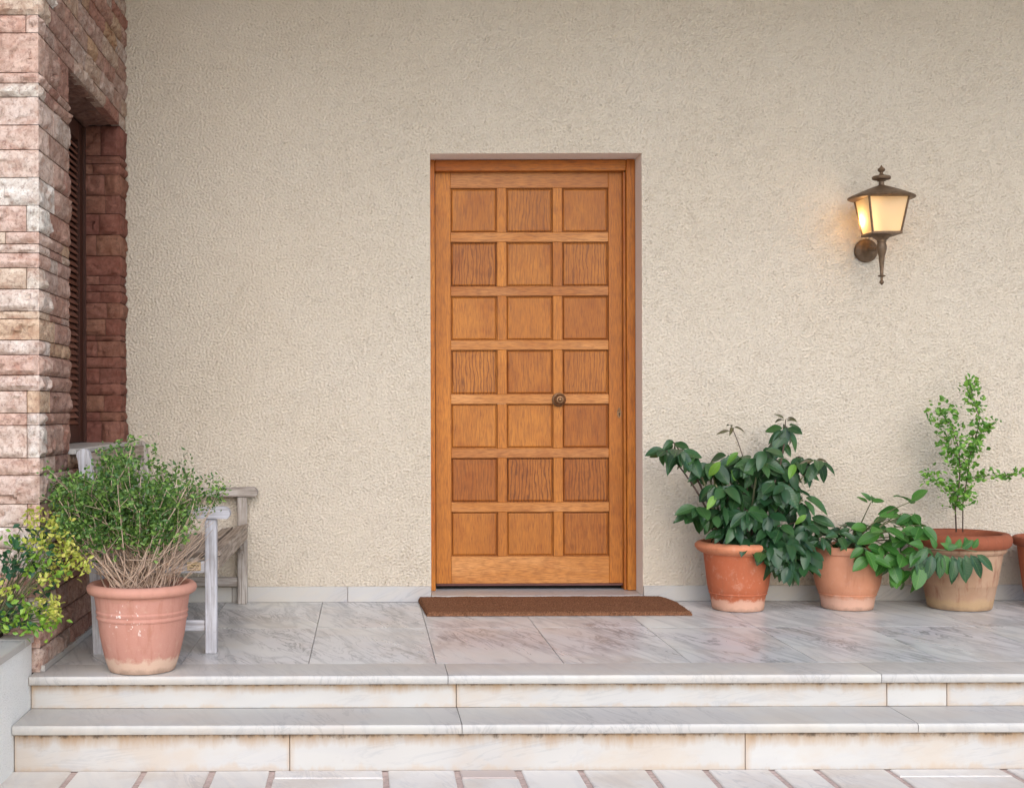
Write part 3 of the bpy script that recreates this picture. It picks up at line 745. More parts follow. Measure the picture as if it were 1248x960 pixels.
for i in range(24):
    t = 2 * PI * i / 24
    xx = .0115 * math.cos(t); zz = .027 * math.sin(t)
    if abs(zz) > .018: xx *= .75
    ol.append((xx, zz))
n = 24
V = [(ec.x + x, LY, ec.z + z) for x, z in ol] + [(ec.x + x * .9, LY - .004, ec.z + z * .95) for x, z in ol]
F = [(i, (i + 1) % n, n + (i + 1) % n, n + i) for i in range(n)] + [tuple(range(n, 2 * n))]
kp = e.add(V, F).build('keyhole_plate', M['brass'], door, fix=True)
mb = MB().lathe((ec.x, LY - .003, ec.z + .014), [(.006, 0), (.006, .004), (.003, .006), (.001, .0065)], 12, 'Y'); mb.build('screw', M['brass'], kp, fix=True)
mb = MB(); mb.box(ec.x - .002, ec.x + .002, LY - .0055, LY - .003, ec.z - .018, ec.z - .004); mb.lathe((ec.x, LY - .003, ec.z - .004), [(.004, 0), (.004, .0026)], 12, 'Y')
mb.build('keyhole', M['black'], kp, fix=True)

# doormat
def build_mat():
    x0, x1, y0, y1 = .270, 1.476, -.467, -.019
    nx, ny = 150, 56; V = []; F = []
    def inside(u, v):
        return u, v
    for i in range(nx + 1):
        for j in range(ny + 1):
            u, v = i / nx, j / ny
            x = x0 + (x1 - x0) * u; yy = y0 + (y1 - y0) * v
            # left side slants a little, right far corner is rounded off
            x -= .022 * v * (1 - u)
            if v > .55: x -= .055 * ((v - .55) / .45) ** 2 * max(0, (u - .85) / .15)
            t = .018 + .011 * v
            ed = min(u * (x1 - x0), (1 - u) * (x1 - x0), v * (y1 - y0), (1 - v) * (y1 - y0))
            z = t * min(1, .45 + (ed / .009) ** .5 * .55) + .0018 * noise.noise(Vector((x * 160, yy * 160, 0))) + .002 * noise.noise(Vector((x * 14, yy * 14, 4)))
            if i in (0, nx): x += .002 * noise.noise(Vector((yy * 120, 1, 0)))
            if j == 0: yy += .002 * noise.noise(Vector((x * 120, 2, 0)))
            V.append((x, yy, z))
    for i in range(nx):
        for j in range(ny):
            a = i * (ny + 1) + j; F.append((a, a + ny + 1, a + ny + 2, a + 1))
    edge = [i * (ny + 1) for i in range(nx + 1)] + [nx * (ny + 1) + j for j in range(1, ny + 1)] + [i * (ny + 1) + ny for i in range(nx - 1, -1, -1)] + [j for j in range(ny - 1, 0, -1)]
    b0 = len(V); V += [(V[k][0], V[k][1], .001) for k in edge]; m = len(edge)
    F += [(edge[k], b0 + k, b0 + (k + 1) % m, edge[(k + 1) % m]) for k in range(m)]
    return MB().add(V, F)
mo = build_mat().build('doormat', M['mat'], fix=True, origin=(.87, -.24, 0))
rM = random.Random(3); br = MB()
for _ in range(9000):
    x = rM.uniform(.262, 1.476); yy = rM.uniform(-.468, -.02) if rM.random() < .8 else rM.uniform(-.469, -.455)
    if x < .292 - .024 * (yy + .467) / .45 or (x > 1.40 and yy > -.27): continue
    t = .016 + .011 * (yy + .467) / .45
    d = Vector((rM.gauss(0, .5), rM.gauss(-.2, .5), rM.uniform(.2, 1))).normalized() * rM.uniform(.004, .009)
    s1 = Vector((-d.y, d.x, 0)).normalized() * .0007 if abs(d.x) + abs(d.y) > 1e-5 else Vector((.0007, 0, 0))
    p = Vector((x, yy, t - .001)); br.add([p - s1, p + s1, p + d], [(0, 1, 2)])
meta(br.build('bristles', M['bristle'], mo), kind='stuff')
meta(mo, 'worn brown coir doormat lying before the oak door', 'doormat')

# ------------------------------------------------------------ wall lantern
LX, LYl = 2.442, -.207
lan = thing('wall_lantern', (LX, 0, 1.708), 'lit brown metal lantern with frosted panes on the roughcast wall', 'lantern')
MB().lathe((LX, .0, 1.708), [(.052, 0), (.057, .004), (.057, .014), (.050, .020), (.040, .024), (.030, .032), (.018, .050), (.013, .062)], 40, 'Y').build('wall_plate', M['bronze'], lan, smooth=True, fix=True, angle=.9)
MB().tube([(LX, -.05, 1.708), (LX, -.09, 1.706), (LX, -.15, 1.700), (LX, LYl, 1.696)], [.013, .012, .012, .013], 14).build('arm', M['bronze'], lan, smooth=True, fix=True)
z0 = 1.765
MB().lathe((LX, LYl, 0), [(.0015, 1.522), (.006, 1.527), (.011, 1.534), (.009, 1.541), (.005, 1.546), (.0065, 1.553), (.006, 1.560), (.017, 1.563), (.018, 1.567), (.008, 1.571), (.008, 1.585), (.0145, 1.66), (.017, 1.668), (.019, 1.676), (.023, 1.69), (.024, 1.705), (.021, 1.717), (.019, 1.722), (.022, 1.728), (.022, 1.734), (.028, 1.738), (.036, 1.746), (.044, 1.752), (.046, 1.758), (.05, 1.763)], 28).build('baluster', M['bronze'], lan, smooth=True, fix=True, angle=.8)
zt_, ht, hb = 1.934, .094, .0665
MB().lathe((LX, LYl, 0), [(.145, 1.929), (.152, 1.932), (.154, 1.936), (.150, 1.940), (.132, 1.948), (.09, 1.966), (.045, 1.984), (.020, 1.992), (.013, 1.996), (.012, 2.012), (.019, 2.014), (.020, 2.018), (.040, 2.022), (.043, 2.028), (.043, 2.034), (.038, 2.038), (.016, 2.042), (.009, 2.048), (.008, 2.056), (.014, 2.060), (.018, 2.067), (.015, 2.074), (.007, 2.080), (.0015, 2.090)], 40).build('lantern_roof', M['bronze'], lan, smooth=True, fix=True, angle=.8)
fr = MB(); corners_t = [(-ht, -ht), (ht, -ht), (ht, ht), (-ht, ht)]; corners_b = [(-hb, -hb), (hb, -hb), (hb, hb), (-hb, hb)]
def strut(a, b_, r=.0045): return [Vector((LX, LYl, 0)) + Vector(a), Vector((LX, LYl, 0)) + Vector(b_)]
for ct, cb in zip(corners_t, corners_b):
    mb = MB().tube(strut((cb[0], cb[1], z0), (ct[0], ct[1], zt_)), .0052, 4); mb.build('corner_post', M['bronze'], lan, fix=True)
for i in range(4):
    a, b_ = corners_t[i], corners_t[(i + 1) % 4]; fr.tube(strut((a[0], a[1], zt_), (b_[0], b_[1], zt_)), .005, 4)
fr.build('top_frame', M['bronze'], lan, fix=True)
bx('base_frame', M['bronze'], lan, LX - hb - .006, LX + hb + .006, LYl - hb - .006, LYl + hb + .006, z0 - .008, z0 + .004, .003)
for i in range(4):
    k = .965
    a, b_ = corners_t[i], corners_t[(i + 1) % 4]; c, d = corners_b[i], corners_b[(i + 1) % 4]
    q = [Vector((LX + p[0] * k, LYl + p[1] * k, zz)) for p, zz in ((c, z0 + .003), (d, z0 + .003), (b_, zt_ - .003), (a, zt_ - .003))]
    MB().add(q, [(0, 1, 2, 3)]).build('glass_pane', M['frost'], lan)
BC = Vector((LX - .045, LYl + .012, 1.845))
MB().lathe(BC, [(.002, -.028), (.012, -.024), (.018, -.01), (.018, .004), (.012, .02), (.003, .032)], 16).build('bulb', M['bulb'], lan, smooth=True, fix=True)
MB().tube([(LX - .02, LYl, z0), (LX - .04, LYl + .01, 1.80), BC - Vector((0, 0, .026))], .008, 8).build('lamp_socket', M['bronze'], lan, fix=True)
pl = bpy.data.lights.new('lantern_light', 'POINT'); pl.energy = .9; pl.color = (1, .60, .25); pl.shadow_soft_size = .02
plo = bpy.data.objects.new('lantern_light', pl); col.objects.link(plo); plo.parent = lan; plo.location = Vector((LX - .066, LYl + .052, 1.835)) - Vector(lan.location)

# ------------------------------------------------------------ bench
bench = thing('garden_bench', (-.85, -.70, 0), 'weathered grey wooden bench with slatted seat against the stone wall', 'bench')
NY, FYB = -1.346, -.05         # near and far end leg lines
def rbar(name, mat, pts, wid, th, axis='Y'):
    pass
def arm_mesh(yc, x0, x1, z, hw=.028):
    pr = []
    for i in range(13):
        t = PI / 2 - PI * i / 12 if False else None
    pts = [(x0, z - .046), (x0, z)]
    pts += [(x0 + (x1 - x0) * t, z - .006 * math.sin(PI * t)) for t in (.3, .6, .82)]
    for i in range(8):
        a = PI / 2 - (PI / 2) * (i / 7) ; pts.append((x1 - .03 + .03 * math.cos(a), z - .028 + .028 * math.sin(a)))
    pts += [(x1 - .002, z - .036), (x1 - .010, z - .046)]
    n = len(pts); V = [(x, yc - hw, zz) for x, zz in pts] + [(x, yc + hw, zz) for x, zz in pts]
    F = [tuple(range(n)), tuple(range(n, 2 * n))[::-1]] + [(i, (i + 1) % n, n + (i + 1) % n, n + i) for i in range(n)]
    return MB().add(V, F)
def post_mesh(yc, xb_, xt, zt, wx=.05, hy=.022):
    V = []; prof = []
    for t in (0, .25, .5, .75, .94): prof.append((xb_ + (xt - xb_) * t ** 1.6, zt * t, wx / 2))
    L = [(c - w_, z) for c, z, w_ in prof]; Rr = [(c + w_, z) for c, z, w_ in prof]
    top = [(xt + wx / 2 * math.cos(a), zt - .025 + .025 * math.sin(a)) for a in [PI * i / 8 for i in range(9)]]
    pts = Rr + top + L[::-1]; n = len(pts)
    V = [(x, yc - hy, z) for x, z in pts] + [(x, yc + hy, z) for x, z in pts]
    F = [tuple(range(n))[::-1], tuple(range(n, 2 * n))] + [(i, (i + 1) % n, n + (i + 1) % n, n + i) for i in range(n)]
    return MB().add(V, F)
for yc, mz, mx_ in ((NY, 'teak_silver', 'teak_silver_x'), (FYB, 'teak_z', 'teak_x')):
    hy = .022
    bx('front_leg', M[mz], bench, -.628, -.583, yc - hy, yc + hy, 0.0, .5185, .003)
    post_mesh(yc, -1.035, -1.098, .792).build('back_leg', M[mz], bench, fix=True)
    arm_mesh(yc, -1.05, -.530, .567).build('armrest', M[mx_], bench, fix=True, smooth=True, angle=.6)
    bx('stretcher', M[mx_], bench, -1.012, -.629, yc - .012, yc + .012, .086, .128, .002)
def seatz(x):
    t = (x + .575) / (-.46)         # 0 front .. 1 back
    return .388 - .055 * math.sin(PI * min(1, t * .9) * .72) + .004
def side_rail(yc, mat):
    xs_ = [-.629 - .4 * i / 10 for i in range(11)]
    V = []; n = len(xs_)
    for yy in (yc - .012, yc + .012):
        V += [(x, yy, seatz(x) - .020) for x in xs_] + [(x, yy, .312) for x in xs_[::-1]]
    m = 2 * n
    F = [tuple(range(m)), tuple(range(m, 2 * m))[::-1]] + [(i, (i + 1) % m, m + (i + 1) % m, m + i) for i in range(m)]
    return MB().add(V, F)
nr = side_rail(NY - .004, None).build('side_rail', M['teak_silver_x'], bench, fix=True)
side_rail(FYB, None).build('side_rail', M['teak_x'], bench, fix=True)
xx = -.575
for k in range(6):
    wd = .055 if k else .060
    xm_ = xx - wd / 2; zt2 = seatz(xm_); sl_ = (seatz(xx) - seatz(xx - wd)) / wd
    ya, yb2 = (NY + .03, FYB - .03) if k == 0 else (NY - .018, FYB + .015)
    V = []
    for yy in (ya, yb2):
        V += [(xx, yy, seatz(xx) - .018), (xx, yy, seatz(xx)), (xx - wd, yy, seatz(xx - wd)), (xx - wd, yy, seatz(xx - wd) - .018)]
    if k == 1: V = [(min(x, -.632) if i % 4 in (0, 1) and False else x, yy, z) for i, (x, yy, z) in enumerate(V)]
    F = [(0, 1, 2, 3), (7, 6, 5, 4), (0, 4, 5, 1), (1, 5, 6, 2), (2, 6, 7, 3), (3, 7, 4, 0)]
    if k == 0 or True:
        o = MB().add(V, F).build('seat_slat', M['teak_y'], bench, fix=True)
    xx -= wd + .019
bx('front_apron', M['teak_y'], bench, -.600, -.578, NY + .022, FYB - .022, .318, .369, .003)
for yy, s_ in ((NY + .024, 1), (FYB - .024, -1)):
    V = []
    for xq in (-.615, -.595): V += [(xq, yy, .317), (xq, yy + s_ * .07, .317), (xq, yy + s_ * .025, .285), (xq, yy, .245)]
    MB().add(V, [(0, 1, 2, 3), (7, 6, 5, 4), (0, 4, 5, 1), (1, 5, 6, 2), (2, 6, 7, 3), (3, 7, 4, 0)]).build('corner_brace', M['teak_z'], bench, fix=True)
def xback(z): return -1.035 + (-1.098 + 1.035) * (z / .792) ** 1.6
for z0_, z1_ in ((.715, .772), (.40, .445)):
    xm_ = xback((z0_ + z1_) / 2)
    bx('back_rail', M['teak_y'], bench, xm_ - .013, xm_ + .013, NY + .023, FYB - .023, z0_, z1_, .003)
bx('rear_apron', M['teak_y'], bench, -1.05, -1.028, NY + .023, FYB - .023, .318, .372, .003)
for k in range(12):
    yy = NY + .06 + k * (FYB - NY - .12) / 11
    V = []
    for z in (.446, .714):
        xm_ = xback(z)
        V += [(xm_ - .006, yy - .024, z), (xm_ + .006, yy - .024, z), (xm_ + .006, yy + .024, z), (xm_ - .006, yy + .024, z)]
    MB().add(V, [(3, 2, 1, 0), (4, 5, 6, 7), (0, 1, 5, 4), (1, 2, 6, 5), (2, 3, 7, 6), (3, 0, 4, 7)]).build('back_slat', M['teak_z'], bench, fix=True)
yp = NY - .0165
pq = bx('plaque', M['plaque'], nr, -.697, -.643, yp - .003, yp, .320, .354, .001)
ink = MB()
yi = yp - .0036
for (a, b_, c, d) in ((-.694, -.646, .3505, .3520), (-.690, -.648, .3225, .3238)): ink.box(a, b_, yi, yp - .0028, c, d)
def squiggle(x0, x1, zc_, h, n, th):
    pts = []
    for i in range(n + 1):
        t = i / n; pts.append(Vector((x0 + (x1 - x0) * t, yi + .0003, zc_ + h * (math.sin(t * n * 1.9) * .5 + .25 * math.sin(t * 17)))))
    ink.tube(pts, th, 4)
squiggle(-.680, -.652, .3405, .006, 22, .0011); squiggle(-.688, -.655, .3305, .0045, 26, .0010)
ink.build('plaque_lettering', M['ink'], nr, fix=True)

# ------------------------------------------------------------ planter at the left
plt = thing('planter_box', (-1.8, -3, ZG), 'white plastered planter with a marble coping beside the steps', 'planter')
mb = MB(); mb.box(-2.9, XL - .002, -5.2, -1.745, -.32, .112, .004); mb.build('planter_body', M['planter_plaster'], plt, fix=True)
mb = MB(); mb.box(-1.46, XL + .006, -5.21, -1.86, .1125, .140, .003); mb.build('coping_slab', M['tread'], plt, fix=True)
mb = MB(); mb.box(-1.30, XL + .006, -1.858, -1.745, .1125, .140, .003); mb.build('coping_slab', M['tread'], plt, fix=True)
mb = MB(); mb.box(-2.85, -1.465, -5.15, -1.75, .1125, .150); mb.box(-1.464, -1.302, -1.857, -1.75, .1125, .150); mb.build('soil', M['soil'], plt, fix=True)

# ------------------------------------------------------------ pots
def pot(name, cx, cy, prof, rimprof, mats, label, soilz, soilr, n=64, group='terracotta pots on the landing', wob=.012):
    t = thing(name, (cx, cy, .0006), label, 'pot', group)
    MB().lathe((cx, cy, .0006), prof, n, wob=wob).build('pot_body', mats[0], t, smooth=True, fix=True, angle=.6)
    mb = MB(); V = []; F = []; nr_ = len(rimprof)
    for j, (r, h) in enumerate(rimprof):
        for k in range(n):
            a = 2 * PI * k / n; rr = r * (1 + wob * noise.noise(Vector((math.cos(a) * 2, math.sin(a) * 2, cx))))
            V.append((cx + rr * math.cos(a), cy + rr * math.sin(a), h))
    for j in range(nr_):
        for k in range(n): F.append((j * n + k, j * n + (k + 1) % n, ((j + 1) % nr_) * n + (k + 1) % n, ((j + 1) % nr_) * n + k))
    mb.add(V, F).build('pot_rim', mats[1], t, smooth=True, fix=True, angle=.7)
    V = [(cx, cy, soilz + .006)]; F = []
    for i in range(1, 7):
        for k in range(24):
            a = 2 * PI * k / 24; r = soilr * i / 6
            V.append((cx + r * math.cos(a), cy + r * math.sin(a), soilz + .008 * noise.noise(Vector((r * 30 * math.cos(a), r * 30 * math.sin(a), cx)))))
    for k in range(24): F.append((0, 1 + k, 1 + (k + 1) % 24))
    for i in range(5):
        for k in range(24): F.append((1 + i * 24 + k, 1 + i * 24 + (k + 1) % 24, 1 + (i + 1) * 24 + (k + 1) % 24, 1 + (i + 1) * 24 + k))
    MB().add(V, F).build('soil', M['soil'], t, smooth=True)
    return t
AX, AY = -.819, -1.672
pot('terracotta_pot', AX, AY, [(.108, 0), (.117, .002), (.120, .008), (.126, .025), (.1335, .048), (.143, .085), (.1525, .130), (.158, .170), (.1605, .187), (.1635, .189), (.1655, .195), (.1635, .200), (.163, .204), (.1665, .210), (.1675, .216), (.1645, .222), (.168, .240), (.171, .262), (.172, .283)],
    [(.172, .279), (.186, .280), (.195, .287), (.1985, .298), (.196, .309), (.188, .316), (.177, .318), (.170, .314), (.163, .29), (.160, .25), (.170, .262)], (M['potA'], M['potA_rim']),
    'large pale pink terracotta pot flecked with white paint at the landing edge', .272, .164)
BX, BY = 1.738, -.27
pot('terracotta_pot', BX, BY, [(.108, 0), (.116, .002), (.1185, .008), (.122, .035), (.1275, .070), (.1305, .074), (.1335, .078), (.131, .083), (.1345, .088), (.141, .12), (.147, .165), (.1515, .205), (.155, .240), (.157, .266)],
    [(.155, .262), (.170, .268), (.184, .278), (.1955, .292), (.1965, .300), (.190, .310), (.176, .318), (.166, .318), (.158, .300), (.150, .26)], (M['potB'], M['potB_rim']),
    'deep orange terracotta pot with flared rim beside the doormat', .285, .156)
CX, CY = 2.26, -.247
pot('terracotta_pot', CX, CY, [(.105, 0), (.114, .002), (.117, .008), (.121, .035), (.126, .062), (.1295, .066), (.132, .070), (.129, .074), (.134, .080), (.146, .115), (.153, .155), (.156, .190), (.155, .225), (.151, .255), (.148, .262)],
    [(.146, .258), (.155, .260), (.1575, .266), (.1575, .284), (.155, .292), (.148, .296), (.140, .294), (.135, .27), (.134, .25)], (M['potC'], M['potC']),
    'peach terracotta pot with rounded belly and narrow rim', .262, .138)
DX_, DY_ = 2.79, -.242
pot('terracotta_pot', DX_, DY_, [(.130, 0), (.139, .002), (.142, .008), (.150, .050), (.162, .110), (.1645, .113), (.165, .117), (.172, .160), (.183, .220), (.189, .258), (.196, .262), (.203, .268), (.206, .277), (.203, .286), (.200, .292)],
    [(.198, .288), (.214, .290), (.225, .302), (.229, .322), (.225, .342), (.212, .353), (.198, .355), (.186, .350), (.178, .33), (.174, .29)], (M['potD'], M['potD_rim']),
    'tan weathered pot with thick red-brown rim at the right', .315, .180)
EX, EY = 3.24, -.25
pot('terracotta_pot', EX, EY, [(.115, 0), (.125, .003), (.130, .03), (.142, .10), (.155, .20), (.165, .29), (.167, .30)],
    [(.165, .288), (.178, .290), (.187, .300), (.188, .318), (.183, .330), (.172, .334), (.164, .328), (.16, .29)], (M['potB'], M['potD_rim']),
    'orange terracotta pot cut off by the right edge of view', .300, .160)

# ------------------------------------------------------------ plants
def leaf_mesh(name, width=.42, droop=.25, fold=.25, mat=None, pointy=1.0, seg=7):
    V = []; F = []
    for i in range(seg + 1):
        t = i / seg
        wd = width / 2 * (math.sin(PI * min(1, t ** .85)) ** (.75 * pointy)) if 0 < t < 1 else .0
        if i == 0: wd = .012
        if i == seg: wd = .004
        z = -droop * t * t
        wv = .012 * math.sin(t * 11)
        V += [(-wd, t, z + wd * fold + wv), (-wd * .5, t, z + wd * fold * .35), (0, t, z - .004), (wd * .5, t, z + wd * fold * .35), (wd, t, z + wd * fold - wv)]
    for i in range(seg):
        for k in range(4): F.append((i * 5 + k, i * 5 + k + 1, (i + 1) * 5 + k + 1, (i + 1) * 5 + k))
    me = bpy.data.meshes.new(name); me.from_pydata(V, [], F); me.materials.append(mat)
    me.polygons.foreach_set('use_smooth', [True] * len(F)); me.update(); return me
def place(me, root, pos, d, up, size, name='leaf'):
    d = Vector(d).normalized(); x = d.cross(Vector(up))
    if x.length < 1e-3: x = d.cross(Vector((1, 0, 0)))
    x.normalize(); z = x.cross(d)
    mt = Matrix(((x.x, d.x, z.x), (x.y, d.y, z.y), (x.z, d.z, z.z))).to_4x4()
    o = bpy.data.objects.new(name, me); o.parent = root
    o.matrix_local = Matrix.Translation(Vector(pos) - Vector(root.location)) @ mt @ Matrix.Diagonal((size, size, size, 1))
    col.objects.link(o); return o
def curve(a, b_, bend, n=8, sag=0, rr=R):
    a, b_ = Vector(a), Vector(b_); L = (b_ - a).length
    off = Vector((rr.uniform(-1, 1), rr.uniform(-1, 1), rr.uniform(-.4, .4))) * bend * L
    return [a.lerp(b_, i / n) + off * math.sin(PI * i / n) + Vector((0, 0, sag * L * math.sin(PI * i / n))) for i in range(n + 1)]

# --- large dark glossy shrub in the orange pot
pb = thing('potted_shrub', (BX, BY, .28), 'large bushy shrub with drooping glossy dark green leaves', 'plant', 'potted plants on the landing')
LB = [leaf_mesh('leaf', w_, dr, fo, M['leafB']) for w_, dr, fo in ((.52, .22, .25), (.47, .38, .22), (.56, .15, .18), (.50, .5, .3))]
LBl = [leaf_mesh('leaf', .44, .25, .3, M['leafB_light']), leaf_mesh('leaf', .40, .4, .3, M['leafB_light'])]
LBb = [leaf_mesh('leaf', .30, .5, .5, M['leafB_brown'])]
nleaf = 0
def whorl(root, c, n, size, meshes, droop=(-.9, .1), az=None, spread=PI, up_extra=0):
    global nleaf
    a0 = R.uniform(0, 2 * PI)
    for i in range(n):
        a = a0 + 2 * PI * i / n + R.uniform(-.3, .3)
        el = R.uniform(*droop)
        d = Vector((math.cos(a) * math.cos(el), math.sin(a) * math.cos(el), math.sin(el)))
        p = Vector(c) + Vector((R.uniform(-.006, .006), R.uniform(-.006, .006), R.uniform(-.015, .012)))
        s_ = size * R.uniform(.72, 1.15)
        if p.y + d.y * s_ > -.012: d.y = -abs(d.y) * .6
        place(R.choice(meshes), root, p + d * .012, d, (R.uniform(-.5, .5), -R.uniform(.2, 1.3), .8), s_); nleaf += 1
whB = [(812, 549, -.30, 6, .09), (828, 548, -.34, 7, .10), (843, 552, -.30, 8, .10), (820, 538, -.25, 5, .075), (868, 562, -.26, 7, .11),
       (850, 618, -.36, 9, .105), (842, 625, -.30, 6, .085), (872, 590, -.40, 7, .10), (905, 556, -.24, 7, .11), (925, 560, -.36, 9, .125), (945, 585, -.42, 8, .11),
       (958, 520, -.26, 9, .10), (950, 535, -.22, 5, .09), (975, 556, -.28, 7, .09), (995, 563, -.32, 7, .105), (962, 590, -.30, 7, .095), (978, 608, -.34, 7, .10),
       (910, 622, -.46, 10, .105), (935, 605, -.33, 7, .10), (950, 640, -.42, 8, .10), (925, 652, -.34, 6, .09), (930, 690 - 22, -.44, 8, .095), (960, 672, -.42, 8, .10),
       (975, 655, -.32, 7, .10), (985, 632, -.30, 7, .10), (882, 645, -.36, 7, .09), (897, 600, -.30, 7, .10), (860, 572, -.2, 6, .09), (975, 682, -.36, 6, .095),
       (945, 560, -.2, 6, .1), (890, 575, -.2, 6, .1), (915, 590, -.2, 6, .1), (955, 615, -.2, 6, .1), (900, 640, -.22, 5, .09), (872, 628, -.3, 5, .09)]
stemsrc = [Vector((BX + R.uniform(-.07, .07), BY + R.uniform(-.06, .06), .285)) for _ in range(7)]
for (px, py, Y, n, s_) in whB:
    c = P(px, py, Y)
    src = min(stemsrc, key=lambda q: abs(q.x - c.x))
    pts = curve(src, c, .07, 8, .06)
    MB().tube(pts, [.0065 - .0035 * i / 8 for i in range(9)], 6).build('stem', M['stem_dark'] if R.random() < .6 else M['stem_green'], pb, smooth=True)
    whorl(pb, c, n + 1, s_ * 1.03, LB, droop=(-1.15, -.05))
more = thing('tmp', pb.location)
def join_children(tmp, root, name, mat):
    mb = MB(); rl = root_loc(root)
    for ch in list(tmp.children):
        mt = Matrix.Translation(rl) @ ch.matrix_basis
        mb.add([mt @ v.co for v in ch.data.vertices], [tuple(p.vertices) for p in ch.data.polygons])
        bpy.data.objects.remove(ch)
    bpy.data.objects.remove(tmp)
    return meta(mb.build(name, mat, root, smooth=True), kind='stuff')
for _ in range(52):
    px, py = R.choice([(R.uniform(868, 985), R.uniform(565, 668)), (R.uniform(880, 970), R.uniform(545, 660)), (R.uniform(925, 985), R.uniform(640, 690))])
    Y = R.uniform(-.45, -.2) if py < 655 else R.uniform(-.47, -.38)
    whorl(more, P(px, py, Y), 6, .092, LB, droop=(-1.2, -.1))
join_children(more, pb, 'inner_foliage', M['leafB_in'])
for (px, py, Y) in ((893, 567, -.48), (880, 556, -.45), (903, 548, -.4), (970, 562, -.42), (985, 625, -.42), (975, 645, -.42), (872, 600, -.45)):
    c = P(px, py, Y); whorl(pb, c, 1, .085, LBl, droop=(-1.2, -.5))
c = P(893, 523, -.28)
MB().tube(curve(P(905, 556, -.24), c, .05, 6), .0022, 5).build('stem', M['stem_dark'], pb)
whorl(pb, c, 4, .075, LBb, droop=(-.3, .5)); MB().tube(curve(P(957, 522, -.26), P(957, 511, -.27), .03, 4), .002, 5).build('stem', M['stem_dark'], pb)
whorl(pb, P(957, 512, -.27), 4, .06, LBb, droop=(.0, .7)); whorl(pb, P(991, 560, -.32), 2, .08, LBb, droop=(-.3, .3))

# --- bright leaved trailing plant in the peach pot
pc = thing('potted_trailer', (CX, CY, .27), 'sprawling plant with broad bright green leaves over the peach pot', 'plant', 'potted plants on the landing')
LC = [leaf_mesh('leaf', w_, dr, fo, M['leafC']) for w_, dr, fo in ((.55, .22, .22), (.60, .12, .2), (.52, .38, .3))]
LCd = [leaf_mesh('leaf', w_, dr, fo, M['leafB']) for w_, dr, fo in ((.44, .3, .3), (.4, .5, .3))]
whC = [(1122, 640, -.46, 4, .105, 0, (-.9, .0)), (1112, 626, -.42, 3, .09, 0, (-.6, .8)), (1075, 645, -.46, 5, .11, 0, (-.9, .0)), (1095, 690, -.46, 4, .11, 0, (-1.4, -.6)), (1112, 690, -.48, 3, .11, 0, (-1.4, -.6)), (1060, 680, -.48, 3, .10, 0, (-1.2, -.2)), (1061, 612, -.30, 5, .06, 0, (.1, .9)), (1058, 640, -.30, 6, .11, 0, (-.5, .2)), (1083, 632, -.26, 5, .10, 0, (-.5, .1)), (1100, 625, -.36, 5, .105, 0, (-.8, .1)), (1108, 612, -.38, 3, .085, 0, (.2, 1.1)),
       (1090, 655, -.42, 7, .105, 0, (-.9, .1)), (1110, 650, -.45, 6, .105, 0, (-1, .2)), (1072, 665, -.42, 6, .10, 0, (-.9, 0)), (1055, 668, -.46, 5, .095, 0, (-.9, -.1)), (1100, 675, -.47, 6, .10, 0, (-1.1, -.2)),
       (1085, 680, -.46, 4, .095, 0, (-1.2, -.3)), (1120, 668, -.5, 5, .09, 0, (-1.1, 0)),
       (1025, 640, -.22, 6, .09, 1, (-.6, .3)), (1008, 648, -.28, 6, .085, 1, (-.7, .1)), (1035, 655, -.34, 5, .08, 1, (-.5, .4)), (1015, 660, -.30, 5, .07, 1, (-.6, .3)), (1000, 655, -.38, 5, .085, 1, (-.9, .1)), (1022, 650, -.36, 6, .085, 1, (-.7, .3)), (1040, 645, -.30, 5, .08, 1, (-.5, .5)), (1045, 662, -.40, 5, .085, 1, (-.9, .1))]
for (px, py, Y, n, s_, dk, dr) in whC:
    c = P(px, py, Y); src = Vector((CX + R.uniform(-.06, .06), CY + R.uniform(-.06, .04), .265))
    MB().tube(curve(src, c, .06, 8, .10), [.004 - .002 * i / 8 for i in range(9)], 6).build('stem', M['stem_green'], pc, smooth=True)
    whorl(pc, c, n, s_, LCd if dk else LC, droop=dr)
# branch trailing across the brown pot
tr = [P(1110, 655, -.46), P(1128, 668, -.52), P(1150, 670, -.54), P(1170, 668, -.54), P(1190, 672, -.53)]
MB().tube(tr, .003, 6).build('stem', M['stem_green'], pc, smooth=True)
for (px, py, dx_, dz_, s_, m_) in ((1130, 668, -.8, -.7, .11, LCd), (1142, 672, .15, -1, .12, LCd), (1122, 690, -.3, -1, .11, LC), (1117, 684, .3, -1, .10, LCd), (1163, 680, -.2, -1, .10, LCd), (1176, 676, .1, -1, .11, LCd), (1150, 668, .7, .2, .06, LC), (1165, 669, .2, .7, .05, LC), (1178, 667, -.2, .8, .05, LC), (1135, 676, -.25, -1, .11, LCd), (1128, 674, -.5, -.9, .10, LCd), (1146, 677, -.05, -1, .10, LCd), (1150, 676, .2, -1, .09, LC), (1160, 677, .1, -1, .125, LCd), (1168, 678, .3, -1, .12, LCd),
                              (1182, 676, .55, -.85, .115, LCd), (1190, 676, .8, -.6, .10, LCd), (1140, 668, -.3, .6, .055, LC), (1155, 666, 0, .8, .05, LC), (1185, 668, .3, .8, .05, LC), (1172, 668, .4, .4, .06, LC), (1125, 665, -.6, .2, .07, LC), (1160, 670, -.4, .3, .06, LC)):
    place(R.choice(m_), pc, P(px, py, -.535), (dx_, -.25 + R.uniform(-.15, .15), dz_), (0, -1, .35), s_)

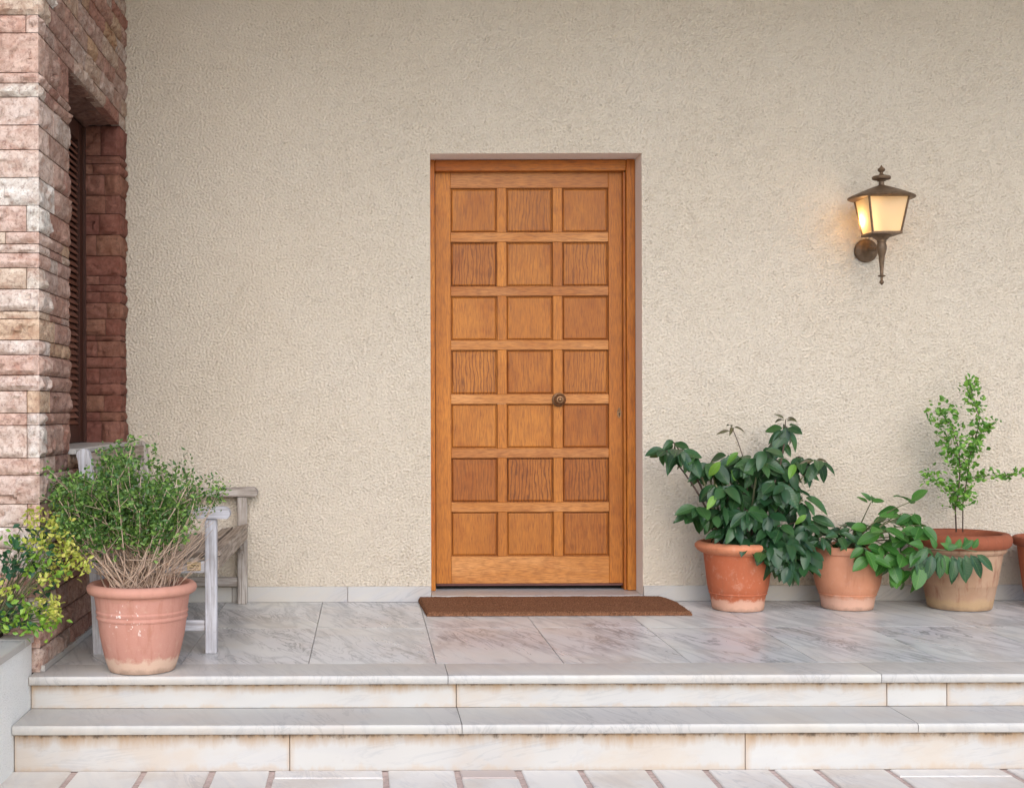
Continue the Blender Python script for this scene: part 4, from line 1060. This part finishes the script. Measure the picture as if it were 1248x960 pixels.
def scatter_leaves(mb, pts, n, size, spread, rr, mi=0, aspect=.5, away=None):
    for _ in range(n):
        p = Vector(rr.choice(pts)) + Vector((rr.gauss(0, 1), rr.gauss(0, 1), rr.gauss(0, 1))) * spread
        if away and away(p): continue
        d = Vector((rr.gauss(0, 1), rr.gauss(0, 1), rr.gauss(0, .8) + .2)).normalized()
        s_ = size * rr.uniform(.6, 1.25); x = d.cross(Vector((rr.gauss(0, 1), rr.gauss(0, 1), rr.gauss(0, 1))))
        if x.length < .05: continue
        x.normalize(); nn = x.cross(d); wd = s_ * aspect / 2
        V = [p, p + d * s_ * .45 - x * wd + nn * wd * .25, p + d * s_ * .45 - nn * s_ * .04, p + d * s_ * .45 + x * wd + nn * wd * .25, p + d * s_ - nn * s_ * .12,
             p + d * s_ * .8 - x * wd * .6, p + d * s_ * .8 + x * wd * .6]
        mb.add(V, [(0, 1, 2), (0, 2, 3), (1, 5, 4, 2), (2, 4, 6, 3)], mi)

# --- sapling in the tan pot
rD = random.Random(4)
pd_ = thing('potted_sapling', (DX_, DY_, .31), 'spindly small-leaved sapling with one long sideways shoot', 'plant', 'potted plants on the landing')
polys = [([(1165, 648), (1164, 620), (1168, 600), (1170, 570), (1168, 545), (1160, 520), (1150, 507), (1145, 500)], .0038, 9, 520),
         ([(1173, 648), (1173, 615), (1178, 585), (1182, 555), (1190, 530), (1194, 510), (1188, 492), (1184, 475), (1180, 463)], .003, 6, 360),
         ([(1190, 533), (1200, 522), (1214, 515)], .0014, 4.5, 90), ([(1178, 584), (1205, 579), (1230, 580), (1264, 573)], .0018, 3.2, 150),
         ([(1168, 602), (1150, 592), (1138, 584), (1125, 583)], .0015, 5, 130), ([(1166, 612), (1156, 618), (1148, 620)], .0012, 4, 60),
         ([(1168, 560), (1156, 545), (1150, 530)], .0014, 6, 120), ([(1175, 560), (1186, 545), (1192, 535)], .0014, 6, 130), ([(1150, 507), (1144, 497), (1150, 494)], .0008, 1, 6)]
fol = MB()
for pl_, r_, sp_, n_ in polys:
    w3 = [P(a, b_, -.25 + rD.uniform(-.02, .02)) for a, b_ in pl_]
    MB().tube(w3, [r_ * (1 - .6 * i / len(w3)) for i in range(len(w3))], 5).build('stem', M['stem_dark'], pd_, smooth=True)
    dense = []
    for i in range(len(w3) - 1):
        for t in range(8):
            q = w3[i].lerp(w3[i + 1], t / 8)
            if q.z > P(1165, 612, -.25).z: dense.append(q)
    if dense: scatter_leaves(fol, dense, int(n_ * .72), .027, sp_ / 258 * .9, rD, aspect=.62, away=lambda p: p.y > -.015)
meta(fol.build('foliage', M['leafD'], pd_), kind='stuff')

# --- twiggy box shrub in the pink pot
rA = random.Random(8)
pa = thing('potted_boxwood', (AX, AY, .28), 'half bare twiggy box shrub with small leaves at its top', 'plant', 'potted plants on the landing')
leafA = MB(); leafpts = []
def crown_target():
    while True:
        px = rA.uniform(66, 246); u = (px - 66) / 222
        top = 620 - 60 * math.sin(PI * min(1, max(0, (u * 1.02 + .06)))) ** .8 if px < 235 else 590 + (px - 235) * .2
        if px < 225: bot = 655 - 18 * u
        else: bot = 618
        if px > 212 and rA.random() < .6: continue
        return px, rA.uniform(top, bot)
for k in range(70):
    px, py = crown_target(); Y = AY + rA.uniform(-.26, .24)
    b_ = P(px, py, Y); a = rA.uniform(0, 2 * PI); r = .10 * math.sqrt(rA.random())
    src = Vector((AX + r * math.cos(a) + .25 * (b_.x - AX) * .4, AY + r * math.sin(a), .278))
    pts = curve(src, b_, .07, 7, -.04, rr=rA)
    pts = [p + Vector((rA.gauss(0, .004), rA.gauss(0, .004), rA.gauss(0, .003))) for p in pts]
    mb = MB(); thick = rA.uniform(.0022, .0042)
    mb.tube(pts, [thick * (1 - .65 * i / 7) for i in range(8)], 5)
    for s_ in range(rA.randint(4, 7)):
        i = rA.randint(2, 6); p = pts[i].lerp(pts[i + 1], rA.random())
        d = ((b_ - src).normalized() + Vector((rA.gauss(0, .55), rA.gauss(0, .55), rA.gauss(.1, .4)))).normalized() * rA.uniform(.06, .15)
        sub = curve(p, p + d, .12, 4, rr=rA); mb.tube(sub, [.0017, .0015, .0012, .0010, .0007], 4)
        if sub[-1].z > P(100, 652, AY).z: leafpts += sub[1:]
    mb.build('branch', M['twig'], pa, smooth=True)
    leafpts += [q for q in pts[5:]] * 2
minz = P(100, 660, AY).z
leafpts = [q for q in leafpts if q.z > minz or rA.random() < .3]
def keepA(p):
    s = SC(p.y); px = 447 + p.x * s
    return p.x < -1.16 or (px > 215 and rA.random() < .6) or px > 245
scatter_leaves(leafA, leafpts, 15500, .0185, .012, rA, aspect=.58, away=keepA)
# dead twig tangle, lower right and centre
tw = MB()
for k in range(110):
    a = rA.uniform(0, 2 * PI); r = .13 * math.sqrt(rA.random()); src = Vector((AX + r * math.cos(a), AY + r * math.sin(a), .275))
    e_ = P(rA.uniform(118, 262), rA.uniform(612, 700), AY + rA.uniform(-.17, .17))
    tw.tube(curve(src, e_, .12, 4, rr=rA), [.0019, .0017, .0014, .0011, .0007], 4)
for c_, (px, py) in enumerate(((268, 592), (272, 600), (262, 604), (255, 586), (250, 605))):
    e_ = P(px, py, AY + .02); pts = curve(Vector((AX + .06, AY, .28)), e_, .1, 8, .05, rr=rA)
    tw.tube(pts, [.002 - .0012 * i / 8 for i in range(9)], 4)
    scatter_leaves(leafA, pts[-2:], 55, .015, .016, rA, aspect=.55)
meta(tw.build('twigs', M['twig'], pa, smooth=True), kind='stuff')
meta(leafA.build('foliage', M['leafA'], pa), kind='stuff')

# --- golden shrub and darker shrub growing in the planter
rG = random.Random(21)
def clump_shrub(name, loc, label, clusters, mat, size, spread, per, aspect=.55, stemmat='stem_green'):
    t = thing(name, loc, label, 'plant', 'shrubs growing in the planter')
    lf = MB()
    for (px, py) in clusters:
        Y = rG.uniform(-1.92, -1.80); c = P(px, py, Y)
        src = Vector((min(c.x, -1.31) + rG.uniform(-.04, .0), rG.uniform(-1.84, -1.77), .145))
        pts = curve(src, c, .12, 7, .1, rr=rG)
        MB().tube(pts, [.0025 - .0015 * i / 7 for i in range(8)], 5).build('stem', M[stemmat], t, smooth=True)
        for _ in range(3):
            e_ = c + Vector((rG.gauss(0, .8), rG.gauss(0, .6), rG.gauss(.1, .6))) * spread * 1.3
            scatter_leaves(lf, curve(c, e_, .1, 4, rr=rG), per // 3, size, spread * .35, rG, aspect=aspect)
    meta(lf.build('foliage', M[mat], t), kind='stuff')
clump_shrub('golden_shrub', (-1.36, -1.8, .14), 'yellow-leaved shrub leaning out of the white planter',
            [(36, 625), (42, 636), (54, 633), (67, 640), (72, 650), (35, 660), (48, 663), (63, 666), (80, 662), (88, 677), (97, 684), (78, 690), (66, 693), (55, 706), (86, 670), (5, 715), (70, 742), (62, 736), (46, 738), (66, 752), (104, 686)],
            'leafG', .022, .032, 27)
clump_shrub('lime_shrub', (-1.40, -1.79, .14), 'lime green shrub low behind the marble coping of the planter',
            [(40, 685), (50, 680), (28, 664), (20, 662), (36, 692), (58, 676), (46, 748), (32, 745), (56, 752), (50, 760), (20, 756), (10, 735), (38, 762), (3, 758), (60, 700), (70, 700), (27, 740), (65, 758)],
            'leafL', .026, .032, 20, .6)
clump_shrub('dark_shrub', (-1.44, -1.80, .14), 'blue-green leafy shrub shaded beneath the yellow shrub',
            [(46, 646), (40, 655), (45, 698), (50, 715), (16, 690), (22, 697), (5, 678), (8, 698), (4, 742), (8, 762), (26, 757), (52, 728), (38, 672), (66, 680), (-8, 720), (-10, 750), (16, 748)],
            'leafK', .034, .030, 12, .6)
print('objects', len(bpy.data.objects), 'leaves', nleaf, 'stones', ns_)
